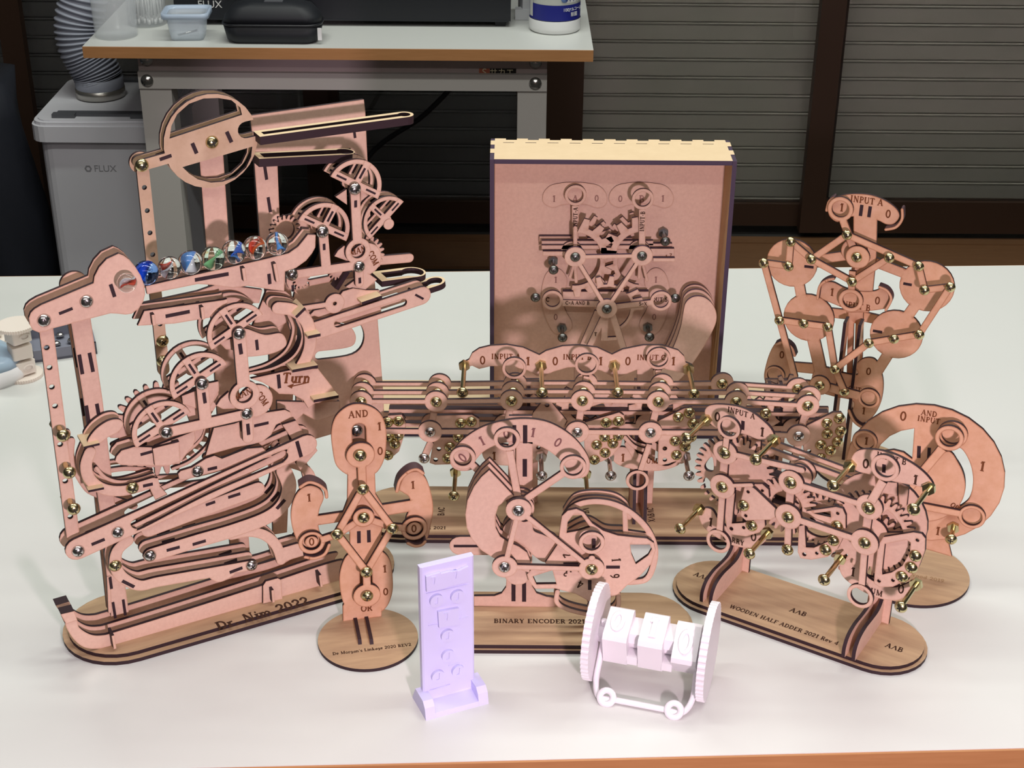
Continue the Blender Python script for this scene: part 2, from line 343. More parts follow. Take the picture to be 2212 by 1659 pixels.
# ------------------------------------------------------------ serif lettering drawn as strokes
def _arc(cx, cy, rx, ry, a0, a1, n=12): return [(cx + rx * math.cos(math.radians(a0 + (a1 - a0) * i / n)), cy + ry * math.sin(math.radians(a0 + (a1 - a0) * i / n))) for i in range(n + 1)]
def _serif(x, y, w=.14): return (.06, [(x - w, y), (x + w, y)])
def G(w, *st): return (w, st)
TK, TN = .14, .07
def stem(x, y0=0, y1=1): return [(TK, [(x, y0), (x, y1)]), _serif(x, y0 + .03), _serif(x, y1 - .03)]
GL = {
 '0': G(.62, (.11, _arc(.3, .5, .22, .45, 0, 360, 20))), 'O': G(.8, (.12, _arc(.4, .5, .32, .45, 0, 360, 20))), 'o': G(.6, (.1, _arc(.28, .33, .2, .3, 0, 360, 16))),
 '1': G(.5, *stem(.27), (TN, [(.27, .95), (.08, .8)])), 'I': G(.42, *stem(.2)),
 '2': G(.6, (.12, _arc(.28, .7, .2, .26, 170, -50) + [(.06, .06)]), (.12, [(.06, .06), (.54, .06)])),
 '3': G(.6, (.1, _arc(.26, .74, .2, .22, 150, -80)), (.12, _arc(.26, .28, .24, .26, 90, -150))),
 '4': G(.62, (.12, [(.42, 0), (.42, 1)]), (TN, [(.42, 1), (.05, .3)]), (.09, [(.03, .28), (.58, .28)])),
 '5': G(.6, (.09, [(.5, .95), (.14, .95), (.1, .55)]), (.12, _arc(.26, .32, .24, .28, 110, -150))),
 '6': G(.6, (.12, _arc(.3, .3, .2, .27, 0, 360)), (.1, [(.1, .33), (.18, .75), (.48, .98)])),
 '7': G(.6, (.1, [(.05, .94), (.55, .94)]), (.12, [(.53, .94), (.2, 0)])), '9': G(.6, (.12, _arc(.28, .68, .2, .27, 0, 360)), (.1, [(.48, .66), (.4, .25), (.12, .02)])),
 'A': G(.8, (TN, [(.08, 0), (.4, 1)]), (TK, [(.4, 1), (.68, 0)]), (TN, [(.2, .35), (.58, .35)]), _serif(.08, .03, .1), _serif(.68, .03, .12)),
 'B': G(.7, *stem(.18), (.09, [(.18, .96)] + _arc(.34, .75, .2, .21, 90, -90) + [(.18, .54)]), (.11, [(.34, .52)] + _arc(.36, .28, .24, .24, 90, -90) + [(.18, .04)])),
 'C': G(.75, (.12, _arc(.42, .5, .32, .44, 45, 315, 16)), (TN, [(.66, .95), (.66, .7)])),
 'D': G(.8, *stem(.18), (.11, [(.18, .95)] + _arc(.34, .5, .34, .45, 90, -90) + [(.18, .05)])),
 'E': G(.68, *stem(.18), (TN, [(.18, .95), (.58, .95), (.58, .8)]), (TN, [(.18, .5), (.48, .5)]), (TN, [(.18, .05), (.6, .05), (.62, .22)])),
 'F': G(.64, *stem(.18), (TN, [(.18, .95), (.58, .95), (.58, .8)]), (TN, [(.18, .5), (.48, .5)])),
 'G': G(.8, (.12, _arc(.42, .5, .32, .44, 45, 315, 16)), (TK, [(.66, .05), (.66, .42)]), _serif(.64, .42, .12)),
 'H': G(.85, *stem(.18), *stem(.64), (TN, [(.18, .5), (.64, .5)])), 'L': G(.65, *stem(.18), (TN, [(.18, .05), (.56, .05), (.58, .25)])),
 'M': G(1.0, *stem(.82), (TN, [(.16, 0), (.16, 1)]), (TK, [(.16, 1), (.48, .05)]), (TN, [(.48, .05), (.8, 1)]), _serif(.16, .03, .1)),
 'N': G(.86, (TN, [(.16, 0), (.16, 1)]), (TK, [(.16, 1), (.68, 0)]), (TN, [(.68, 0), (.68, 1)]), _serif(.16, .03, .1), _serif(.68, .97, .1)),
 'P': G(.66, *stem(.18), (.1, [(.18, .95)] + _arc(.34, .72, .22, .23, 90, -90) + [(.18, .49)])),
 'R': G(.76, *stem(.18), (.1, [(.18, .95)] + _arc(.34, .72, .22, .23, 90, -90) + [(.18, .49)]), (TK, [(.36, .48), (.66, 0)])),
 'S': G(.62, (.12, _arc(.3, .73, .2, .22, 30, 270) + _arc(.3, .27, .22, .24, 90, -150))),
 'T': G(.72, *stem(.34), (TN, [(.04, .8), (.04, .95), (.64, .95), (.64, .8)])), 'U': G(.84, (TK, [(.18, 1), (.18, .35)]), (.1, _arc(.41, .33, .23, .28, 180, 360)), (TN, [(.64, .33), (.64, 1)]), _serif(.18, .97), _serif(.64, .97, .1)),
 'V': G(.8, (TK, [(.1, 1), (.4, 0)]), (TN, [(.4, 0), (.68, 1)]), _serif(.1, .97, .12), _serif(.68, .97, .1)), '^': G(.8, (TN, [(.08, 0), (.4, .9)]), (TK, [(.4, .9), (.7, 0)])),
 'W': G(1.05, (TK, [(.08, 1), (.3, 0)]), (TN, [(.3, 0), (.52, 1)]), (TK, [(.52, 1), (.74, 0)]), (TN, [(.74, 0), (.94, 1)])),
 'X': G(.8, (TK, [(.1, 1), (.68, 0)]), (TN, [(.1, 0), (.66, 1)])), 'Y': G(.76, (TK, [(.08, 1), (.36, .5)]), (TN, [(.36, .5), (.64, 1)]), *stem(.36, 0, .5)),
 '=': G(.6, (.07, [(.08, .6), (.5, .6)]), (.07, [(.08, .35), (.5, .35)])), '-': G(.45, (.09, [(.06, .42), (.38, .42)])), '.': G(.3, (.14, [(.1, .06), (.2, .06)])), "'": G(.25, (.08, [(.12, 1), (.1, .75)])),
 'a': G(.58, (.1, _arc(.25, .25, .17, .22, 0, 360)), (TK, [(.44, .6), (.44, .02)])), 'e': G(.54, (.1, [(.08, .34), (.44, .34)] + _arc(.26, .34, .19, .28, 0, 310))),
 'd': G(.64, (.1, _arc(.26, .28, .18, .25, 0, 360)), (TK, [(.48, 1), (.48, .02)])), 'g': G(.56, (.1, _arc(.26, .35, .18, .22, 0, 360)), (.1, [(.44, .5), (.44, -.1), (.12, -.25)])),
 'i': G(.32, *stem(.16, 0, .62), (.14, [(.12, .85), (.2, .85)])), 'k': G(.6, *stem(.14), (TN, [(.14, .25), (.46, .6)]), (TK, [(.25, .36), (.52, 0)])), 'l': G(.32, *stem(.16)),
 'm': G(.94, *stem(.14, 0, .62), (.1, [(.14, .45), (.3, .6), (.42, .45), (.42, 0)]), (.1, [(.42, .45), (.6, .6), (.74, .45), (.74, 0)])), 'n': G(.64, *stem(.14, 0, .62), (.11, [(.14, .45), (.34, .6), (.48, .45), (.48, 0)])),
 'r': G(.46, *stem(.14, 0, .62), (.11, [(.14, .4), (.24, .58), (.4, .58)])), 's': G(.46, (.1, _arc(.22, .46, .14, .14, 30, 270, 8) + _arc(.22, .16, .16, .15, 90, -150, 8))), 'u': G(.64, (TK, [(.14, .62), (.14, .2)]), (.1, [(.14, .2), (.28, .04), (.46, .2)]), *stem(.48, 0, .62)),
 'v': G(.58, (TK, [(.08, .62), (.28, 0)]), (TN, [(.28, 0), (.48, .62)])), ' ': G(.35),
}
def text_polys(s, h, sp=.04, outline=False):
    x = 0; out = []
    for ch in s:
        w, st = GL.get(ch, GL[' '])
        for lw, pts in st:
            for a, b in zip(pts, pts[1:]):
                a = Vector(a); b = Vector(b); d = (b - a)
                if d.length < 1e-6: continue
                d.normalize(); e = d * .02; q = Vector((-d.y, d.x)) * (lw * 1.3 + .02) / 2
                out.append([((p.x + x) * h, p.y * h) for p in (a - e + q, a - e - q, b + e - q, b + e + q)])
        x += w + sp
    return out, x * h
def text(M, s, x, y, h, d, ang=0, m=None, center=True, name='engraving', slant=0):
    """lettering on the board face: centre where the photo shows it, h in mm, ang degrees"""
    polys, w = text_polys(s, h / 1000); c = M.p(x, y, d); ca, sa = math.cos(math.radians(ang)), math.sin(math.radians(ang))
    v = []; f = []
    for k, q in enumerate(polys):
        b = len(v); lift = .00012 + .00001 * (k % 5)
        for a, z in q:
            a -= w / 2; z -= h / 2000; a += slant * z
            v.append((c[0] + a * ca - z * sa, -d - lift, c[1] + a * sa + z * ca))
        f.append((b, b + 1, b + 2, b + 3))
    return mesh_obj(name, v, f, m or BURN, M.e)
def text_flat(M, s, lx, ly, h, z, ang=0, m=None, name='engraving'):
    polys, w = text_polys(s, h / 1000); ca, sa = math.cos(math.radians(ang)), math.sin(math.radians(ang)); v = []; f = []
    for k, q in enumerate(polys):
        b = len(v)
        for a, y in q:
            a -= w / 2; v.append((lx + a * ca - y * sa, ly + a * sa + y * ca, z + .00012 + .00001 * (k % 5)))
        f.append((b, b + 1, b + 2, b + 3))
    return mesh_obj(name, v, f, m or INK, M.e)
def half_wheel(M, name, e1, e2, d, ds=(), w=.16, side=1, tabs=True, spokes=True):
    """half-disc wheel with rim, base bar and middle spoke; e1, e2 are the two ends of its flat side"""
    a = M.p(*e1, d); b = M.p(*e2, d); c = (a + b) / 2; u = (b - a).normalized(); R = (b - a).length / 2; n = Vector((-u.y, u.x)) * side
    arc = [c + u * R * math.cos(PI * i / 28) + n * R * math.sin(PI * i / 28) for i in range(29)]
    ri = R * (1 - w); inner = [c + u * ri * math.cos(PI * i / 28) + n * (ri * math.sin(PI * i / 28)) for i in range(29)]
    def rect(o, du, dv, lu, lv): return [o + u * (du + sx * lu) + n * (dv + sy * lv) for sx, sy in ((-1, -1), (1, -1), (1, 1), (-1, 1))]
    ring_out = arc; A, F = None, None
    bar = rect(c, 0, R * .13, R * .97, R * .13); spoke = rect(c, 0, R * .5, R * .12, R * .5)
    # solids: rim = arc area minus inner area; done by region with extra solids triangulated separately
    rim = [arc[i] for i in range(29)] + [inner[i] for i in range(28, -1, -1)]
    sol = [rim, bar] + ([spoke] if spokes else []) + [circ(c, R * .2, 20)]
    A, F = region([[Vector(q) for q in s_] for s_ in sol], [])
    v, f, mi = prism_mesh(A, F, lambda q: (q[0], -d, q[1]), lambda q: (q[0], -d + .003, q[1]))
    if tabs:
        for q in (rect(c, -R * .62, R * .13, R * .2, R * .035), rect(c, R * .62, R * .13, R * .2, R * .035), rect(c, 0, R * .56, R * .04, R * .2)):
            bb = len(v); v += [(x, -d - .0003, z) for x, z in q] + [(x, -d + .001, z) for x, z in q]
            f += [(bb, bb + 1, bb + 2, bb + 3), (bb, bb + 4, bb + 5, bb + 1), (bb + 1, bb + 5, bb + 6, bb + 2), (bb + 2, bb + 6, bb + 7, bb + 3), (bb + 3, bb + 7, bb + 4, bb)]; mi += [1] * 5
    o = mesh_obj(name, v, f, [M.face, M.edge], M.e, mi); set_scorch(o, A, F, len(v)); clean(o)
    for d2 in ds:
        k = link(bpy.data.objects.new(name, o.data)); k.parent = M.e; k.location = (0, d - d2, 0)
    return o
def tray(M, name, p1, p2, d, w, slot=.45, t=4.5, notch=False):
    """sloping slotted tray: its front edge runs from p1 to p2, it reaches back w metres"""
    a = M.p(*p1, d); b = M.p(*p2, d); L = (b - a).length; u = (b - a) / L; r = w / 2
    out = [Vector((0, 0)), Vector((L - r, 0))] + [Vector((L - r + r * math.sin(PI * i / 12), r - r * math.cos(PI * i / 12))) for i in range(1, 12)] + [Vector((L - r, w)), Vector((0, w))]
    sw = w * slot / 2; ri = w * (slot + .25) / 2
    holes = [[Vector((r * .6, r - sw)), Vector((L - r, r - sw)), Vector((L - r, r + sw)), Vector((r * .6, r + sw))], circ((L - r, r), ri, 20)]
    A, F = region([out], holes); n = Vector((-u.y, u.x)); t /= 1000
    f0 = lambda q: (a.x + u.x * q[0], -d + q[1], a.y + u.y * q[0])
    f1 = lambda q: (a.x + u.x * q[0] - n.x * t, -d + q[1], a.y + u.y * q[0] - n.y * t)
    v, f, mi = prism_mesh(A, F, f0, f1); o = mesh_obj(name, v, f, [CREAM, M.edge], M.e, mi); clean(o); return o
# ============================================================ the room
WALLY = 3.68
M_FLOOR = mat('floor_dark_carpet', (.05, .045, .04), .9, noise=(30, .3, (1, 1, 1), (.03, .03, .028)))
M_BROWN = mat('brown_aluminium_frame', (.040, .020, .012), .45, spec=.4)
M_SHUT = mat('grey_shutter_metal', (.50, .47, .40), .5, metal=.1)
M_GLASS = mat('window_glass', (1, 1, 1), .02, trans=1, ior=1.45)
M_SILL = mat('orange_wood_sill', (.20, .10, .045), .5, noise=(14, .3, (1, 8, 8), (.15, .07, .03)))
M_WALL = mat('dark_wall_paint', (.30, .29, .27), .9)
M_CEIL = mat('ceiling_white', (.8, .8, .78), .9)
MB().box(-3, 3, -2, WALLY + .6, -.05, 0).build('floor', M_FLOOR, kind='structure')
MB().box(-3, 3, -2, WALLY + .6, 2.75, 2.8).build('ceiling', M_CEIL, kind='structure')
# back wall above and beside the windows, sill, shutters behind the panes
MB().box(-3, 3, WALLY + .3, WALLY + .36, 0, 2.75).build('wall_back', M_WALL, kind='structure')
MB().box(-3, 3, WALLY - .04, WALLY, 0, .012).box(-3, 3, WALLY - .2, WALLY - .04, -.01, .008).build('trim_1', M_SILL, kind='structure')
def shutter(name, x0, x1, m=None, pitch=.0462, z1=1.25, y=WALLY + .12):
    b = MB(); z = .03
    while z < z1:
        b.add([(x0, y + .003, z), (x1, y + .003, z), (x1, y - .001, z + pitch * .80), (x0, y - .001, z + pitch * .80)], [(0, 1, 2, 3)])
        b.box(x0, x1, y - .001, y + .008, z + pitch * .795, z + pitch * .80)
        b.tube([(x0, y - .001, z + pitch * .90), (x1, y - .001, z + pitch * .90)], .0026, seg=8)
        b.box(x0, x1, y + .010, y + .011, z + pitch * .78, z + pitch)
        z += pitch
    return b.build(name, m or M_SHUT, kind='structure')
shutter('trim_4', .1, 2.6); shutter('trim_5', -1.7, .08, mat('shaded_shutter_metal', (.16, .155, .15), .5))  # left shutter: same metal, its dimness painted in as a darker colour
# each sliding pane: frame (stiles and rails) and its glass
def pane(name, x0, x1, y, z0, z1, sw=.06, rail=.06, gl=True):
    b = MB(); b.box(x0, x0 + sw, y - .018, y + .018, z0, z1).box(x1 - sw, x1, y - .018, y + .018, z0, z1)
    b.box(x0 + sw, x1 - sw, y - .016, y + .016, z0, z0 + rail).box(x0 + sw, x1 - sw, y - .016, y + .016, z1 - rail, z1)
    o = b.build(name, M_BROWN, kind='structure')
    if gl: MB().box(x0 + sw, x1 - sw, y - .002, y + .002, z0 + rail, z1 - rail).build('glass_pane', M_GLASS, o)
    return o
pane('window_1', -1.72, -.46, WALLY, .03, 2.1)
pane('window_2', -.50, .81, WALLY + .045, .03, 2.1)
pane('window_3', .735, 2.3, WALLY, .03, 2.1, rail=.085)
MB().box(.078, .170, WALLY - .03, WALLY + .02, 0, 2.1).build('trim_2', M_BROWN, kind='structure')
MB().box(-1.235, -1.18, WALLY - .05, WALLY - .02, 0, 2.1).build('trim_3', M_BROWN, kind='structure')

# ============================================================ the two tables
M_LAM = mat('white_laminate', (.655, .668, .640), .28, spec=.45, bump=(600, .03))
M_BAND = mat('orange_wood_edge_band', (.52, .25, .10), .5, noise=(18, .3, (1, 1, 14), (.42, .19, .07)))
M_PAINT = mat('pale_grey_powder_coat', (.62, .59, .55), .5)
M_BEAM = mat('mauve_grey_beam_paint', (.55, .45, .44), .5)
psi_t = math.atan2(1.789 - 1.73, .648 + .633)
tb = empty('work_table', (0, 1.31, 0), psi_t, label='large white laminate table with wooden edge band carrying the wooden machines', cat='table')
y0, y1 = -.4505, .4505
MB().box(-1.2, 1.2, y0 + .002, y1 - .002, T - .025, T).build('table_top', M_LAM, tb)
MB().box(-1.2, 1.2, y0, y0 + .002, T - .026, T - .0006).box(-1.2, 1.2, y1 - .002, y1, T - .026, T - .0006).build('edge_band', M_BAND, tb, label='orange wooden edge band')
for sx in (-1.1, 1.1):
    for sy in (-.38, .38):
        MB().box(sx - .03, sx + .03, sy - .03, sy + .03, 0, T - .026).build('leg', M_PAINT, tb)
bl_ = at_y(178, 106, 2.786).x; br_ = at_y(1282, 110, 2.786).x; BC = (bl_ + br_) / 2
bench = empty('work_bench', (BC, 3.075, 0), 0, label='back workbench with white top, wooden edge and grey steel frame', cat='workbench')
bx0, bx1, by0, by1 = bl_ - BC, br_ - BC, -.289, .30
legx = [at_y(p, 200, 2.835).x - BC for p in (303, 371, 1118, 1181)]; fy = 2.830 - 3.075
MB().box(bx0, bx1, by0 + .002, by1, T - .021, T).build('bench_top', M_LAM, bench)
MB().box(bx0, bx1, by0, by0 + .002, T - .0215, T - .0005).build('edge_band', M_BAND, bench, label='orange wooden edge band')
MB().box(legx[0], legx[3], fy + .012, fy + .03, .68, T - .021).build('top_beam', M_BEAM, bench)
MB().box(legx[0], legx[3], fy, fy + .03, .648, .680).build('front_rail', M_PAINT, bench)
MB().box(-.375, .375, .20, .23, .64, .69).build('rear_rail', M_PAINT, bench)
for x, x2 in ((legx[0], legx[1]), (legx[2], legx[3])):
    b = MB(); b.box(x, x2, fy + .004, fy + .055, 0, .648); b.build('leg', M_PAINT, bench)
    b = MB(); b.box(x, x2, .2, .25, 0, .70); b.build('leg', M_PAINT, bench)
for x in (legx[0] + .017, legx[3] - .022):
    for z in (.664, .700):
        b = MB(); b.lathe([(.0001, .006), (.006, .006), (.0075, .003), (.012, .002), (.012, 0)], 20, M=axis_m((x, fy if z < .69 else fy + .012, z), (0, -1, 0)))
        b.build('bolt', STEEL, bench)
M_RED = mat('brand_plate_red', (.55, .16, .09), .4); M_BLK = mat('brand_plate_dark', (.015, .012, .01), .4); M_GOLD = mat('brand_plate_letters', (.9, .8, .55), .5)
p0 = at_y(1035, 156, 2.842); p1 = at_y(1115, 156, 2.842)
bp = MB(); X = lambda p: p - BC
bp.box(X(p0.x), X(p0.x) + .020, fy + .0108, fy + .0118, p0.z - .008, p0.z + .0075, 0); bp.box(X(p0.x) + .0205, X(p1.x), fy + .0108, fy + .0118, p0.z - .008, p0.z + .0075, 1)
bp.build('brand_plate', [M_RED, M_BLK], bench)
def font_text(name, s, size, mtx, m, parent, ext=.0002):
    c = bpy.data.curves.new(name, 'FONT'); c.body = s; c.size = size; c.align_x = 'CENTER'; c.align_y = 'CENTER'; c.extrude = ext
    o = bpy.data.objects.new(name, c); link(o); bpy.context.view_layer.update()
    me = bpy.data.meshes.new_from_object(o); me.materials.clear(); me.materials.append(m)
    n = link(bpy.data.objects.new(name, me)); bpy.data.objects.remove(o)
    n.parent = parent; n.matrix_basis = mtx; return n
RX = Matrix.Rotation(PI / 2, 4, 'X')
font_text('lettering', 'サカエ', .0155, Matrix.Translation((X(p0.x) + .043, fy + .0104, p0.z)) @ RX, M_GOLD, bench)
font_text('lettering', 'S', .020, Matrix.Translation((X(p0.x) + .010, fy + .0104, p0.z)) @ RX, M_GOLD, bench)

# ------------------------------------------------ air filter with hose beside the bench
M_WH = mat('white_filter_plastic', (.70, .70, .74), .45); M_GR = mat('grey_handle_plastic', (.10, .105, .115), .5); M_HOSE = mat('grey_hose_plastic', (.36, .38, .45), .45); M_CL = mat('hose_clamp_metal', (.5, .48, .44), .3, .9)
M_LOGO = mat('grey_logo_print', (.30, .30, .32), .6)
fl = empty('air_filter_unit', (-.818, 3.055, -.019), 0, label='white box-shaped air filter unit with grey handles standing left of the bench', cat='air filter')
b = MB(); b.rbox(-.126, .126, -.146, .15, .019, .535, .025); b.build('housing', M_WH, fl)
b = MB(); Z = .580
for i, (z0_, z1_, g) in enumerate(((.538, .570, 0), (.570, .577, .004), (.577, Z, .010))): b.rbox(-.137 + g, .137 - g, -.163 + g, .155 - g, z0_, z1_, .03)
b.build('lid', M_WH, fl)
for yy in (-.118, .118):
    b = MB(); b.box(-.09, .10, yy - .010, yy + .010, Z - .001, Z + .006); b.box(-.095, -.05, yy - .022, yy - .006, Z - .001, Z + .008); b.box(.06, .103, yy - .022, yy - .006, Z - .001, Z + .008)
    b.build('handle', M_GR, fl)
font_text('lettering', 'FLUX', .019, Matrix.Translation((.000, -.1464, .478)) @ RX, M_LOGO, fl)
b = MB(); b.lathe([(.0075, 0), (.0075, .0004), (.004, .0004), (.004, 0)], 6, M=axis_m((-.034, -.146, .478), (0, -1, 0)), sm=False); b.build('logo_mark', M_LOGO, fl)
hz = empty('exhaust_hose', (-.852, 3.065, .5625), 0, label='grey corrugated exhaust hose rising from the filter unit behind the bench edge', cat='hose')
b = MB(); path = catmull([Vector(p) for p in ((0, 0, .035), (-.006, 0, .055), (-.018, 0, .08), (-.028, 0, .11), (-.028, .005, .15), (-.014, .012, .20), (-.006, .02, .26), (-.006, .03, .34))], False, 9)
fine = []
for i in range(len(path) - 1):
    for k in range(4): fine.append(path[i].lerp(path[i + 1], k / 4))
b.tube(fine, [.046 + .0035 * math.sin(i * PI / 4.2) for i in range(len(fine))], seg=28)
b.build('corrugated_tube', M_HOSE, hz)
MB().lathe([(.046, 0), (.050, .001), (.050, .018), (.046, .02)], 32).build('clamp', M_CL, hz)
MB().lathe([(.048, .018), (.049, .02), (.049, .040), (.044, .042)], 32).build('collar', M_HOSE, hz)

# ------------------------------------------------ things on the bench
BT = T + .0005
M_CLR = mat('clear_plastic', (.85, .88, .92), .12, alpha=.24, spec=.6); M_FROST = mat('frosted_plastic', (.72, .78, .86), .3, alpha=.42)
M_BK = mat('black_fabric_case', (.012, .014, .018), .55, bump=(900, .1)); M_BKM = mat('black_machine_paint', (.012, .013, .017), .4)
M_W = mat('white_plastic', (.82, .82, .82), .4); M_BLUE = mat('royal_blue_label', (.015, .02, .22), .4); M_LBL = mat('pale_label', (.62, .62, .60), .5); M_PINKL = mat('label_pink', (.75, .15, .3), .5)
def onb(x, y): q = ground(x, y, BT); q.z = BT; return q
def cyl_cup(name, q, r0, r1, h, label, cat):
    e = empty(name, q, 0, label=label, cat=cat)
    MB().lathe([(.0001, 0), (r0 - .001, 0), (r0, .001), (r1, h), (r1 - .0012, h), (r0 - .0015, .002), (.0001, .002)], 40).build('cup', M_CLR, e); return e
q = onb(252, 76); cyl_cup('clear_container', q, .040, .043, .13, 'empty clear plastic cup at the left end of the bench', 'cup')
q = onb(319, 50); e = cyl_cup('swab_jar', q, .038, .038, .09, 'clear jar full of white cotton swabs on the bench', 'jar')
M_SW = mat('white_cotton', (.85, .85, .85), .8)
for i in range(60):
    rr = .033 * math.sqrt(random.random()); a = random.uniform(0, 2 * PI); b = MB()
    tx, ty = random.uniform(-.006, .006), random.uniform(-.006, .006); x, y = rr * math.cos(a), rr * math.sin(a)
    b.tube([(x, y, .005), (x, y, .014)], .0025, seg=6); b.tube([(x, y, .012), (x * .9 + tx, y * .9 + ty, .074)], .0012, seg=5)
    s_ = b.build('cotton_swab', M_SW, None); s_.location = e.location; tag(s_, 'white cotton swab standing in the clear jar on the bench', 'cotton swab', 'cotton swabs in the clear jar')
q = onb(408, 80); e = empty('plastic_tub', q, .05, label='small frosted plastic tub with a blue-tinted rim on the bench', cat='tub')
b = MB()
def rloop(w, d_, r, z, n=5):
    o = []
    for cx, cy, a in ((w - r, d_ - r, 0), (-w + r, d_ - r, 90), (-w + r, -d_ + r, 180), (w - r, -d_ + r, 270)):
        for i in range(n + 1):
            t = math.radians(a + 90 * i / n); o.append(Vector((cx + r * math.cos(t), cy + r * math.sin(t), z)))
    return o
def loft(b, loops, m=0, close0=True, close1=True):
    n = len(loops[0]); v = [p for l in loops for p in l]; f = []
    for j in range(len(loops) - 1):
        for i in range(n): f.append((j * n + i, j * n + (i + 1) % n, (j + 1) * n + (i + 1) % n, (j + 1) * n + i))
    if close0: f.append(tuple(range(n - 1, -1, -1)))
    if close1: f.append(tuple(range((len(loops) - 1) * n, len(loops) * n)))
    return b.add(v, f, m, True)
loft(b, [rloop(.030, .026, .01, 0), rloop(.033, .029, .01, .02), rloop(.036, .032, .012, .046), rloop(.034, .030, .012, .046), rloop(.031, .027, .01, .01), rloop(.029, .025, .01, .002)])
b.build('tub_body', M_FROST, e)
b = MB(); loft(b, [rloop(.036, .032, .012, .040), rloop(.044, .039, .014, .042), rloop(.044, .039, .014, .052), rloop(.040, .035, .013, .052), rloop(.036, .032, .012, .046)], close0=False, close1=False); b.build('rim', mat('blue_tint_rim', (.55, .66, .82), .25, alpha=.75), e)
bs = MB().tube([(-.018, -.01, .006), (.016, .004, .012)], .002, seg=6).build('metal_pin', STEEL); bs.location = q; tag(bs, 'thin metal pin lying inside the frosted tub', 'pin')
q = onb(586, 98) + Vector((0, .042, 0)); e = empty('eyewear_case', q + Vector((0, 0, 0)), .0, label='black zipped hard eyewear case on the bench front edge', cat='case')
b = MB(); loft(b, [rloop(.078, .030, .020, 0), rloop(.086, .036, .024, .006), rloop(.092, .040, .028, .034)]); b.build('case_base', M_BK, e)
b = MB(); loft(b, [rloop(.0935, .0415, .028, .034), rloop(.0935, .0415, .028, .0375)]); b.build('zip', M_BKM, e)
b = MB(); loft(b, [rloop(.092, .040, .028, .0375), rloop(.088, .038, .028, .05), rloop(.074, .033, .026, .066), rloop(.045, .022, .02, .074)]); b.build('case_lid', M_BK, e)
MB().box(-.012, .022, -.016, -.002, .0735, .0755).build('tag', M_GR, e)
MB().box(.086, .0935, -.034, -.030, .008, .03).build('care_label', M_W, e)
lc = empty('laser_cutter', (at_y(736, 40, 2.99).x, 3.06, BT), 0, label='black desktop laser cutter housing at the back of the bench', cat='laser cutter')
xl = at_y(372, 40, 2.92).x - lc.location.x; xr = at_y(1103, 40, 2.92).x - lc.location.x
MB().box(xl, xr, -.115, .22, .012, .52).build('housing', M_BKM, lc)  # unseen upper part made tall to shade the wall behind the bench
MB().box(xl + .01, xr - .004, -.1155, -.11, .0105, .014).build('trim_strip', M_BK, lc)
for x in (xl + .02, xr - .03):
    MB().box(x, x + .02, -.105, -.085, 0, .012).build('foot', M_BK, lc)
font_text('lettering', 'FLUX', .02, Matrix.Translation((at_y(452, 34, 2.93).x - lc.location.x, -.1157, .040)) @ RX, M_LBL, lc)
q = onb(1198, 62); e = empty('wipes_bottle', q, 0, label='white cylindrical wipes tub with royal blue label at the bench right end', cat='bottle')
MB().lathe([(.0001, 0), (.046, 0), (.0495, .003), (.050, .010), (.050, .023), (.0495, .025)], 48).build('bottle_base', M_W, e)
MB().lathe([(.048, .025), (.0485, .026), (.0485, .19), (.044, .20), (.0001, .2)], 48).build('bottle_body', mat('translucent_white_plastic', (.60, .62, .58), .3), e)
def wrap(name, r, a0, a1, z0_, z1_, m, n=24):
    v = []; f = []
    for i in range(n + 1):
        a = math.radians(a0 + (a1 - a0) * i / n)
        for z in (z0_, z1_): v.append((r * math.cos(a), r * math.sin(a), z))
    for i in range(n): f.append((2 * i, 2 * i + 2, 2 * i + 3, 2 * i + 1))
    return mesh_obj(name, v, f, m, e, smooth=True)
wrap('label_band', .0488, -180, 0, .026, .056, M_BLUE, 30); wrap('label_panel', .0490, -171, -151, .030, .19, M_LBL, 8)
wrap('label_panel', .0489, -74, -10, .060, .19, mat('label_white', (.72, .72, .72), .5), 14)
def on_bottle(name, s, size, deg, z, m):
    a = math.radians(deg); M_ = Matrix.Translation((.0494 * math.cos(a), .0494 * math.sin(a), z)) @ Matrix.Rotation(a + PI / 2, 4, 'Z') @ RX
    return font_text(name, s, size, M_, m, e)
on_bottle('lettering', 'アルコール', .008, -40, .047, M_W); on_bottle('lettering', '100', .0085, -66, .047, M_W); on_bottle('lettering', '除菌', .009, -44, .037, M_W)
on_bottle('lettering', 'ウェット', .013, -50, .078, M_BLUE); on_bottle('lettering', 'ティッシュ', .009, -46, .066, M_BLUE)
b = MB(); b.lathe([(.0001, .0003), (.007, .0003), (.007, 0)], 20, M=axis_m((.0492 * math.cos(math.radians(-70)), .0492 * math.sin(math.radians(-70)), .068), (math.cos(math.radians(-70)), math.sin(math.radians(-70)), 0))); b.build('round_mark', mat('mark_blue', (.15, .25, .55), .5), e)
q = onb(1162, 42); bx = MB().box(-.045, .045, -.006, .02, 0, .02).box(-.03, .05, .005, .05, 0, .09, 0, Matrix.Rotation(.2, 4, 'Z')).build('carton', mat('white_card', (.62, .63, .66), .6)); bx.location = q; tag(bx, 'white card carton behind the wipes tub on the bench', 'carton')
